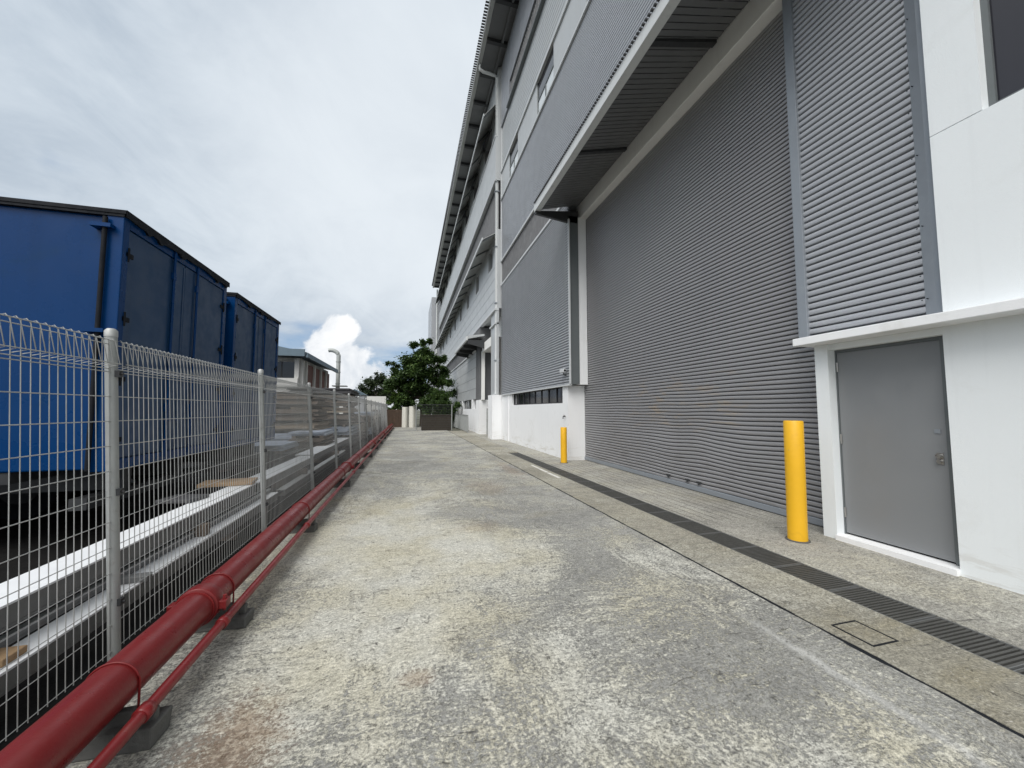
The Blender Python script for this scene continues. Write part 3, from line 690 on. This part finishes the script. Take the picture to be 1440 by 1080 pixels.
# clear film caught on the mesh
b = B(); vs = []; nz, ny_ = 26, 16
for i in range(nz + 1):
    for k in range(ny_ + 1):
        z = .12 + 1.62 * i / nz; yy = 6.95 + (1.05 - .25 * math.sin(i / nz * 3.1)) * k / ny_
        vs.append((fx(z) - .035 + .03 * noise.noise((yy * 5, z * 3, 1)), yy + .05 * noise.noise((z * 3, k * .2, 5)), z))
b.add(vs, [(i * (ny_ + 1) + k, i * (ny_ + 1) + k + 1, (i + 1) * (ny_ + 1) + k + 1, (i + 1) * (ny_ + 1) + k) for i in range(nz) for k in range(ny_)], True)
tag(b.build('plastic_sheet', 'film'), 'crumpled clear plastic sheet hanging against the fence mesh', 'plastic sheet')

# ------------------------------------------------------------------ red pipes
FP = thing('fire_main_pipe', (-1.29, 3, 0), 'thick dark red fire main pipe lying along the foot of the fence', 'pipe')
PX, PZ, PR = -1.27, .255, .100
pts = [(PX + .012 * noise.noise((y * .15, 0, 0)), y, PZ) for y in lin(-2, 33.5, 70)]
B().tube(pts, PR, 40).build('pipe', 'red', FP)
def px_(y): return PX + .012 * noise.noise((y * .15, 0, 0))
cy = 3.12
for cy in (2.97, 9.1, 15.1, 21.1, 27.1):
    b = B(); x = px_(cy)
    b.tube([(x, cy - .05, PZ), (x, cy - .045, PZ), (x, cy + .045, PZ), (x, cy + .05, PZ)], [PR + .004, PR + .020, PR + .020, PR + .004], 40)
    b.box(x + PR + .004, x + PR + .06, cy - .035, cy + .035, PZ - .025, PZ + .025); b.box(x - PR - .06, x - PR - .004, cy - .035, cy + .035, PZ - .025, PZ + .025)
    o = b.build('coupling', 'red', FP, bevel=.004)
    b = B()
    b.cyl((x + PR + .038, cy, PZ - .045), (x + PR + .038, cy, PZ + .05), .011, 8); b.build('bolt', 'red2', o)
    b = B(); b.tube([(x, cy - .065, PZ), (x, cy - .058, PZ)], PR + .008, 40); b.build('weld_ring', 'red2', o)
sup = [2.22, 3.2, 5.35, 8.2, 10.6, 13.0, 15.6, 18.2, 20.8, 23.4, 26.0, 28.6, 31.2]
for i, sy in enumerate(sup):
    x = px_(sy); b = B()
    arc = [(x + (PR + .004) * math.cos(t), sy, PZ + (PR + .004) * math.sin(t)) for t in lin(-.15, math.pi + .15, 20)]
    b.tube([(arc[0][0] + .0, sy, .11)] + arc + [(arc[-1][0], sy, .11)], .0055, 6); b.build('u_bolt', 'red', FP)
TP = thing('drencher_pipe', (-1.06, 3, 0), 'thin red pipe running on the road side of the thick red pipe', 'pipe')
tz = .165
B().tube([(-1.105 + .015 * noise.noise((y * .25, 3, 0)), y, tz) for y in lin(-2, 33, 60)], .0265, 20).build('pipe', 'red2', TP)
for cy in (2.15, 2.9, 5.0, 8.9, 12.8, 16.7, 20.6, 24.5): 
    x = -1.105 + .015 * noise.noise((cy * .25, 3, 0))
    B().tube([(x, cy - .03, tz), (x, cy - .026, tz), (x, cy + .026, tz), (x, cy + .03, tz)], [.028, .035, .035, .028], 20).build('coupling', 'red2', TP)
# concrete blocks under the pipes
def block_mesh(seed):
    b = B(); rnd = random.Random(seed)
    j = lambda a: a + rnd.uniform(-.012, .012)
    vs = [(j(x), j(y), z if z == 0 else j(z)) for z in (0, .085) for y in (-.065, .065) for x in (-.16, .15)]
    b.add(vs, [(0, 2, 3, 1), (4, 5, 7, 6), (0, 1, 5, 4), (2, 6, 7, 3), (0, 4, 6, 2), (1, 3, 7, 5)])
    b.box(-.14, .05, -.022, .022, .07, .150); b.box(.09, .135, -.018, .018, .075, .139)
    return b
labs = {0: 'nearest rough concrete block showing under the red pipes', 1: 'concrete block under the red pipes beside the flanged coupling', 2: 'dark concrete block under the red pipes beside the second fence post'}
for i, sy in enumerate(sup):
    o = block_mesh(i).build('support_block', 'block', None, bevel=.008); o.location = (-1.22 + .03 * noise.noise((i * 3.3, 0, 0)), sy, 0); o.rotation_euler = (0, 0, .12 * noise.noise((i * 1.7, 4, 0)))
    tag(o, labs.get(i, 'small concrete block under the red pipes further along the fence'), 'block', 'concrete blocks under the pipes')

# ------------------------------------------------------------------ box trailers
def trailer(y0, y1, z0, z1, xr, label):
    t = thing('box_trailer', (-9, (y0 + y1) / 2, 0), label, 'trailer', 'blue box trailers beyond the fence')
    x0 = xr - 12.2
    B().box(x0, xr - .05, y0 + .03, y1 - .03, z0, z1 - .06).build('body', 'blue', t, bevel=.015)
    b = B()
    for y in (y0, y1 - .10): b.box(xr - .14, xr + .012, y, y + .10, z0 - .02, z1 - .04)
    b.box(xr - .14, xr + .010, y0 + .10, y1 - .10, z0 - .02, z0 + .09); b.box(xr - .14, xr + .008, y0 + .10, y1 - .10, z1 - .16, z1 - .04)
    b.build('rear_frame', 'blue', t, bevel=.008)
    b = B(); b.box(x0 - .02, xr + .035, y0 - .02, y1 + .02, z1 - .04, z1); b.box(x0, xr + .02, y0 - .012, y0 + .028, z1 - .07, z1 - .04)
    vs = []; fs = []; n = 44
    for k in range(n + 1):
        yy = y0 - .02 + (y1 - y0 + .04) * k / n; h = .075 + .035 * noise.noise((yy * 3.1, z1, 5)) + (.04 if random.random() < .12 else 0)
        vs += [(xr + .04, yy, z1 + .004), (xr + .04, yy, z1 - h), (xr + .012, yy, z1 - h + .012)]
    for k in range(n): a = k * 3; fs += [(a, a + 1, a + 4, a + 3), (a + 1, a + 2, a + 5, a + 4)]
    b.add(vs, fs); b.build('roof_seal', 'rubber', t)
    mid = (y0 + y1) / 2
    for (a, c) in ((y0 + .11, mid - .012), (mid + .012, y1 - .11)):
        o = B().box(xr - .05, xr - .004, a, c, z0 + .10, z1 - .17).build('door', 'blue_door', t, bevel=.006)
        edge, s_ = (a, 1) if a < mid - .5 else (c, -1)
        for z in (z0 + .3, z0 + .95, z0 + 1.6, z1 - .45):
            hb = B(); hb.box(xr - .003, xr + .012, min(edge - s_ * .05, edge + s_ * .07), max(edge - s_ * .05, edge + s_ * .07), z - .025, z + .025); hb.cyl((xr + .014, edge - s_ * .015, z - .075), (xr + .014, edge - s_ * .015, z + .075), .012, 8); hb.build('hinge', 'rubber', o)
        ly = (a + c) / 2 + (.28 if s_ > 0 else -.28)
        rb = B(); rb.cyl((xr + .018, ly, z0 + .02), (xr + .018, ly, z1 - .08), .016, 10)
        rb.box(xr - .002, xr + .03, ly - .03, ly + .03, z1 - .45, z1 - .36); rb.box(xr - .002, xr + .03, ly - .03, ly + .03, z0 + .6, z0 + .7); rb.box(xr + .01, xr + .03, ly - .02, ly + .24, z0 + .48, z0 + .52)
        rb.build('lock_rod', 'blue', o)
    b = B()
    for k in range(3): b.box(xr - .002, xr + .002, mid - .30 + k * .26, mid - .27 + k * .26, z0 + .12, z1 - .2)
    b.build('door_rib', 'blue_door', t)
    b = B(); b.cyl((xr - .13, y0 - .035, z0 + .0), (xr - .13, y0 - .035, z1 - .10), .021, 12); b.build('corner_pole', 'rubber', t)
    b = B()
    for z in (z1 - .20, z1 - 1.32): b.box(xr - .24, xr - .06, y0 - .075, y0 + .03, z - .02, z + .02)
    b.each('pole_bracket', 'blue', t)
    b = B()
    for y in (y0 + .6, y1 - .75): b.box(x0, xr - .2, y, y + .15, z0 - .30, z0 - .005)
    for k in range(9): b.box(x0 + .5 + k * 1.35, x0 + .6 + k * 1.35, y0 + .05, y1 - .05, z0 - .12, z0 - .006)
    b.box(xr - .35, xr - .2, y0 + .1, y1 - .1, z0 - .42, z0 - .30); b.build('chassis', 'steel_dark', t)
    for wx in (xr - 2.2, xr - 3.5):
        for wy_ in (y0 + .08, y1 - .38):
            o = B().cyl((wx, wy_, .43), (wx, wy_ + .30, .43), .45, 28).build('wheel', 'rubber', t, bevel=.03)
            B().cyl((wx, wy_ - .01, .43), (wx, wy_ + .31, .43), .24, 20).build('rim', 'steel_dark', o)
    for wy_ in (y0 + .35, y1 - .45):
        B().box(x0 + 2.5, x0 + 2.65, wy_, wy_ + .1, 0, z0 - .3).build('landing_leg', 'steel_dark', t)
trailer(4.96, 7.40, .88, 3.64, -3.0, 'nearest blue box trailer with a dark pole at its corner')
trailer(7.78, 10.20, .84, 3.58, -3.02, 'second blue box trailer partly behind the nearest one')

# ------------------------------------------------------------------ steel sections, timbers in the yard
def section(name, x0, x1, y0, y1, zt, h, m, label, cat='steel beam', wall=True, skew=0.0):
    t = thing(name, ((x0 + x1) / 2, (y0 + y1) / 2, zt - h), label, cat, 'steel sections stacked behind the fence')
    tk = .012
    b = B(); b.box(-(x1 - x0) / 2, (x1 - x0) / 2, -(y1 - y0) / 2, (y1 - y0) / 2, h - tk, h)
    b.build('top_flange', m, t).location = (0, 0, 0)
    b = B(); wd = x1 - x0
    b.box(wd / 2 - tk - .004, wd / 2 - .004, -(y1 - y0) / 2, (y1 - y0) / 2, tk, h - tk); b.box(-wd / 2 + .004, -wd / 2 + tk + .004, -(y1 - y0) / 2, (y1 - y0) / 2, tk, h - tk); b.box(-wd / 2, wd / 2, -(y1 - y0) / 2, (y1 - y0) / 2, 0, tk)
    b.build('web', 'beamgrey', t)  # grey sides under pale tops: light from above is in the colours
    for c in kids(t): c.matrix_parent_inverse = Matrix.Identity(4)
    t.rotation_euler = (0, 0, skew)
    return t
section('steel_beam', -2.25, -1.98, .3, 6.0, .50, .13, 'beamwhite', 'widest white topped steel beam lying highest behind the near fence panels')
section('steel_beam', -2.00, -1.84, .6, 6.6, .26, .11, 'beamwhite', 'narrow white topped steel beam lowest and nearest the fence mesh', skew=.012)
section('steel_beam', -2.14, -2.09, .2, 6.9, .335, .05, 'galv', 'thin pale steel rail between the two white topped beams', 'steel rail')
section('steel_beam', -2.03, -1.99, .2, 6.6, .320, .05, 'galv', 'thin pale steel rail just above the lowest white topped beam', 'steel rail', skew=-.008)
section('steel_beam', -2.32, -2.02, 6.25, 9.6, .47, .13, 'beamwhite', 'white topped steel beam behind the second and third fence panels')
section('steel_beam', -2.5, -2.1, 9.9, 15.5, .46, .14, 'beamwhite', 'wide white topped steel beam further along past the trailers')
section('steel_beam', -1.98, -1.86, 6.9, 13.0, .24, .10, 'galv', 'low grey steel section close to the fence past the second post')
section('steel_beam', -2.8, -2.55, 2.0, 7.5, .22, .14, 'beamgrey', 'dark steel section on the ground under the trailer edge')
def timber(x0, x1, y0, y1, z0, z1, label, rot=0, m='timber'):
    o = B().box(-(x1 - x0) / 2, (x1 - x0) / 2, -(y1 - y0) / 2, (y1 - y0) / 2, 0, z1 - z0).build('timber_batten', m, None, bevel=.006)
    o.location = ((x0 + x1) / 2, (y0 + y1) / 2, z0); o.rotation_euler = (0, 0, rot)
    tag(o, label, 'timber', 'timber battens among the steel sections')
timber(-2.55, -1.86, 2.5, 2.63, .262, .30, 'tan timber batten lying across the rails at the left edge')
timber(-2.3, -1.80, 3.42, 3.50, .262, .305, 'grey batten poking out from the rails beside the first fence post', .1, 'beamgrey')
timber(-2.45, -1.9, 4.5, 4.6, .26, .37, 'dark batten holding up the wide white beam', 0, 'board_a')
timber(-2.45, -2.05, 1.1, 1.2, .0, .37, 'thick batten under the wide beam near the camera', 0, 'board_a')
timber(-2.6, -2.0, 5.85, 6.2, .505, .55, 'brown board resting across the gap between two white beams', .15)
timber(-2.55, -2.2, 4.95, 5.25, .502, .54, 'dark offcut lying on top of the wide white beam', -.2, 'board_c')
timber(-2.5, -1.9, 8.4, 8.5, .0, .34, 'batten under the white beam by the second trailer', 0, 'board_a')
timber(-2.6, -1.9, 12.0, 12.1, .0, .32, 'batten under the far white beam', 0, 'board_a')
timber(-2.4, -1.9, 2.2, 2.28, .0, .148, 'low dark batten under the narrow beam', 0, 'board_a')
timber(-2.4, -1.9, 5.2, 5.28, .0, .148, 'low dark batten under the far end of the narrow beam', 0, 'board_a')

# stacks of boards and plates past the trailers
def stack(cx, cy, lx, ly, layers, label, seed):
    rnd = random.Random(seed)
    t = thing('board_stack', (cx, cy, 0), label, 'stack', 'stacks of boards and plates behind the fence')
    z = 0; k = 0
    while k < len(layers):
        m, h = layers[k]
        br = B()
        for q in (-.4, 0, .4): br.box(cx + q * lx - .05, cx + q * lx + .05, cy - ly / 2, cy + ly / 2, z, z + .07)
        br.build('bearer', 'board_a', t)
        z += .072; b = B(); zz = z
        while zz < z + h - .02:
            tk = rnd.uniform(.025, .06); a = rnd.uniform(-.12, .12); c_ = rnd.uniform(-.08, .08)
            b.box(cx - lx / 2 + a, cx + lx / 2 + a, cy - ly / 2 + c_, cy + ly / 2 + c_, zz, zz + tk - .006); zz += tk
        b.build('bundle', m, t); z = zz; k += 1
stack(-3.7, 11.6, 1.5, 1.6, [('board_c', .35), ('sheet_blue', .15)], 'low dark stack topped with bluish sheet beside the second trailer', 1)
stack(-4.1, 14.2, 2.6, 2.2, [('board_c', .4), ('sheet_blue', .25), ('board_b', .25), ('board_a', .35), ('board_a', .4)], 'tall mixed stack with a blue white layer right behind the trailers', 2)
stack(-2.75, 12.9, .9, 1.5, [('board_b', .25), ('board_a', .3), ('sheet_blue', .1)], 'small stack of pale boards close to the fence just past the trailers', 8)
stack(-3.3, 17.6, 2.2, 2.6, [('board_c', .35), ('sheet_blue', .3), ('board_a', .4), ('board_b', .2), ('board_a', .4), ('board_c', .2)], 'highest stack of grey brown boards in the middle of the yard', 3)
stack(-2.9, 21.3, 1.6, 2.4, [('board_a', .3), ('board_b', .4), ('board_a', .3)], 'waist high stack of pale boards further back', 4)
stack(-5.6, 20.6, 2.6, 2.4, [('board_a', .5), ('board_a', .5), ('board_b', .4), ('board_a', .6)], 'broad brown stack in front of the house', 5)
stack(-2.8, 25.2, 1.5, 2.6, [('sheet_blue', .4), ('board_a', .5), ('sheet_blue', .3)], 'far stack of pale bluish sheets close to the fence', 6)
stack(-2.9, 29.6, 1.6, 2.6, [('rust', .6), ('board_b', .3)], 'rusty far stack near the end of the fence', 7)

# ------------------------------------------------------------------ house beyond the yard
HS = thing('house', (-11, 36, 0), 'low white and red brown house with a blue grey roof beyond the yard', 'house')
b = B(); b.box(-18, -7.75, 30.6, 41.5, 0, 3.1); b.box(-18, -7.75, 31.4, 41.5, 3.1, 5.3)
for x in (-12.9, -10.2, -7.95): b.box(x, x + .28, 30.62, 30.9, 3.1, 5.2)
b.box(-18, -7.70, 30.5, 30.75, 3.1, 3.75); b.build('wall', 'housewhite', HS)
for a in (-12.5, -9.85):
    o = B().box(a, a + 1.8, 31.33, 31.38, 3.8, 5.0).build('window', 'glass', HS)
    b = B(); b.box(a + .85, a + .92, 31.30, 31.33, 3.8, 5.0); b.build('frame', 'steel_dark', o)
b = B(); b.sheet(vribs(32.6, 41.4, -7.62, .3, .05), 'z', [1.2, 5.0]); b.box(-7.74, -7.61, 32.6, 41.4, 1.2, 5.0); b.build('red_cladding', 'redclad', HS)
for y in (31.0, 32.0, 34.6, 37.0, 39.2): B().box(-7.72, -7.46, y, y + .3, 0, 5.1).build('column', 'housewhite', HS)
b = B(); b.prism([(-19, 6.35), (-13, 6.35), (-7.0, 5.35), (-7.0, 5.55), (-12.9, 6.75), (-19, 6.75)], 'y', 29.8, 42); ro = b.build('roof', 'roofblue', HS)
b = B(); b.box(-19, -7.1, 29.68, 29.79, 5.25, 5.75); b.box(-7.05, -6.92, 29.8, 42, 5.18, 5.52); b.build('fascia', 'roofblue', ro)
b = B(); b.box(-9.2, -8.6, 36, 36.8, 5.7, 6.1); b.build('roof_vent', 'steel_dark', ro)
VP_ = thing('vent_pipe', (-6.9, 43.4, 0), 'pale bent vent stack rising behind the end of the house', 'vent pipe')
b = B(); cx_ = -7.15
arc = [(cx_ - .75 + .75 * math.cos(t), 43.4, 7.1 + .6 * math.sin(t)) for t in lin(0, 1.9, 9)]
b.tube([(cx_, 43.4, 0), (cx_, 43.4, 3), (cx_, 43.4, 6.6)] + arc, .21, 16); b.build('stack', 'ventgrey', VP_)
b = B()
for z in (4.2, 5.4, 6.5): b.tube([(cx_, 43.4, z - .06), (cx_, 43.4, z + .06)], .24, 16)
b.box(cx_ - .5, cx_ + .9, 43.0, 43.9, 3.9, 4.0); b.build('collar', 'galv_post', VP_)
tag(B().box(-16, -3.2, 59.6, 60, 0, 3.45).build('boundary_wall', 'housewhite'), 'long pale boundary wall far beyond the end of the fence', 'wall')
sh_ = thing('shed', (-6, 52, 0), 'small grey shed between the house and the far wall', 'shed')
B().box(-7.4, -5.2, 50, 53, 0, 3.3).build('wall', 'clad', sh_); B().prism([(-7.6, 3.3), (-5.0, 3.3), (-6.3, 4.0)], 'y', 49.8, 53.2).build('roof', 'roofblue', sh_)

# ------------------------------------------------------------------ far end of the road
WG = thing('wire_gate', (1.8, 28, 0), 'dark wire mesh gate on thin posts across the far end of the road', 'gate')
for x in (.55, 3.05): B().cyl((x, 28, 0), (x, 28, 1.9), .035, 10).build('post', 'galv_post', WG)
b = B()
for z in lin(.12, 1.84, 10): b.cyl((.55, 28, z), (3.05, 28, z), .007, 5)
for x in lin(.6, 3.0, 32): b.cyl((x, 28, .1), (x, 28, 1.84), .0055, 5)
b.cyl((.55, 28, 1.84), (3.05, 28, 1.84), .02, 8); b.build('mesh_panel', 'steel_dark', WG)
bw = B(); bw.box(.95, 3.15, 28.5, 29.1, 0, 1.05); bw.box(.9, 3.2, 28.45, 29.15, 1.05, 1.12)
tag(bw.build('block_wall', 'brown', None, bevel=.02), 'low dark brown block wall behind the wire gate', 'wall')
hd = thing('hoarding', (.05, 34, 0), 'two curved dirty white hoarding sheets standing at the end of the road', 'hoarding')
for (x0, x1, yb, m) in ((-.50, .05, 34.0, 'hoard'), (.08, .66, 33.7, 'hoard')):
    b = B(); prof = []
    for t in lin(0, 1, 12): prof.append((x0 + (x1 - x0) * t, yb - .22 * math.sin(math.pi * t)))
    back = [(x, y + .03) for x, y in reversed(prof)]
    b.prism(prof + back, 'z', 0, 1.72 + (.06 if x0 > 0 else 0)); b.build('sheet', m, hd)
rh = B(); rh.sheet(vribs(0, 2.4, 0, .12, .03), 'z', [0, 1.5]); 
o = rh.build('rusty_sheet_fence', 'rust'); o.location = (-2.75, 34.3, 0); o.rotation_euler = (0, 0, R(-90)); o.location = (-2.9, 34.3, 0)
tag(o, 'rusty brown sheet metal fence closing off the end of the red pipes', 'fence')
RL = thing('steel_railing', (3.7, 28, 0), 'grey steel bar railing along the foot of the far wing', 'railing')
b = B()
for k in range(74):
    y = 24.9 + k * .13; b.cyl((3.75, y, .08), (3.75, y, 1.12), .011, 5)
b.build('bars', 'galv_post', RL)
b = B(); b.box(3.72, 3.78, 24.85, 34.5, 1.12, 1.16); b.box(3.73, 3.77, 24.85, 34.5, .07, .10); b.build('rail', 'galv_post', RL)
for y in (24.85, 28.0, 31.2, 34.4): B().box(3.715, 3.785, y, y + .07, 0, 1.11).build('post', 'galv_post', RL)

# ------------------------------------------------------------------ trees
def tree(name, base, blobs, n, size, m, label, cat, trunk=.22, group=None, seed=1):
    rnd = random.Random(seed)
    t = thing(name, base, label, cat, group)
    bx_, by_, bz_ = base
    b = B(); tops = []
    ctr = Vector((sum(q[0] for q in blobs) / len(blobs), sum(q[1] for q in blobs) / len(blobs), sum(q[2] for q in blobs) / len(blobs)))
    fork = Vector((bx_ + (ctr.x - bx_) * .4, by_, bz_ + (ctr.z - bz_) * .55))
    b.tube([(bx_, by_, bz_), ((bx_ + fork.x) / 2 + trunk * .3, by_, (bz_ + fork.z) / 2), tuple(fork)], [trunk, trunk * .75, trunk * .6], 10)
    for q in blobs: b.tube([tuple(fork), tuple((fork + Vector(q[:3])) / 2 + Vector((0, 0, trunk))), q[:3]], [trunk * .5, trunk * .3, trunk * .1], 6)
    b.build('trunk', 'bark', t)
    b = B(); tot = sum(q[3] ** 2 for q in blobs)
    for q in blobs:
        c = Vector(q[:3]); r = q[3]; clumps = []
        for _ in range(max(6, int(9 * r))):
            dd = Vector((rnd.gauss(0, 1), rnd.gauss(0, 1), rnd.gauss(0, 1))).normalized()
            clumps.append((c + Vector((dd.x, dd.y, dd.z * .8)) * r * rnd.uniform(.45, 1.0), r * rnd.uniform(.22, .42)))
        for _ in range(int(n * r * r / tot)):
            cc, cr = rnd.choice(clumps)
            p = cc + Vector((rnd.gauss(0, .5), rnd.gauss(0, .5), rnd.gauss(0, .42))) * cr
            s = size * rnd.uniform(.6, 1.35)
            u = Vector((rnd.gauss(0, 1), rnd.gauss(0, 1), rnd.gauss(0, .6))).normalized(); v = u.cross(Vector((rnd.gauss(0, .4), rnd.gauss(0, .4), 1))).normalized()
            b.add([p - u * s, p - v * s * .45 + u * s * .1, p + u * s * 1.1, p + v * s * .45 + u * s * .1], [(0, 1, 2, 3)])
    b.build('crown', m, t)
tree('tree', (1.2, 36, 0), [(0.15, 36, 5.30, 1.5), (0.95, 35.6, 7.00, 1), (1.55, 36, 5.94, 1.3), (-0.75, 36.2, 4.45, 1.3), (1.45, 36, 3.82, 1.5), (0.05, 35.6, 3.18, 1.5), (-1.45, 36.3, 5.30, 0.7), (1.45, 35.8, 7.74, 0.6), (-0.35, 35.8, 2.33, 1.3), (1.85, 35.4, 2.12, 1.4), (0.65, 35.6, 4.88, 1.6), (2.65, 36, 4.66, 1.2), (-1.35, 36, 3.60, 1), (3.05, 35, 3.39, 1.2), (2.65, 35.6, 5.94, 0.9), (2.95, 34.6, 1.91, 1.1)], 36000, .14, 'leaf', 'dense dark green tree at the end of the road beside the wing', 'tree', .2, seed=3)
tree('shrub', (2.9, 32.6, 0), [(2.4, 32.6, 1.9, .8), (3.1, 32.2, 1.7, .7), (1.5, 33, 1.9, .7), (3.3, 33.2, 2.3, .8), (.9, 33.4, 1.8, .7), (3.5, 31.5, 2.0, .7), (2.8, 31.8, 2.2, .7), (2.0, 32.6, 1.0, .9), (3.2, 32.4, 1.0, .8), (2.6, 33.2, 2.6, .9)], 11000, .09, 'leaf', 'low dark bush behind the wire gate', 'shrub', .05, seed=5)
tree('shrub', (-.7, 36.2, 0), [(-.9, 35.6, 2.1, .6), (-.5, 35.5, 1.8, .5), (-1.3, 35.8, 2.4, .5), (-1.5, 35.6, 1.7, .5), (-.6, 35.4, 1.2, .5), (-1.1, 35.5, 2.7, .35)], 6000, .09, 'leaf_bright', 'bright green shrub behind the white hoarding sheets', 'shrub', .04, seed=6)
tree('tree', (-5, 63, 0), [(-5.4, 63, 5.6, 1.6), (-4.0, 63, 5.2, 1.6), (-6.3, 63, 4.8, 1.3), (-3.0, 62.5, 4.6, 1.4), (-4.7, 63, 6.6, 1.0), (-2.0, 64, 4.4, 1.6), (-5.0, 63, 3.4, 1.6), (-3, 63, 3.2, 1.6), (-6.4, 63, 3.6, 1.2)], 14000, .17, 'leaf_far', 'paler distant tree standing left of the dark tree', 'tree', .25, seed=8)
tree('tree', (-17, 95, 0), [(-18, 95, 4.0, 2.2), (-14.5, 96, 3.8, 2.0), (-21, 95, 3.8, 2.2), (-11, 97, 3.6, 2.0)], 5000, .25, 'leaf_far', 'far low tree behind the boundary wall', 'tree', .3, seed=9)
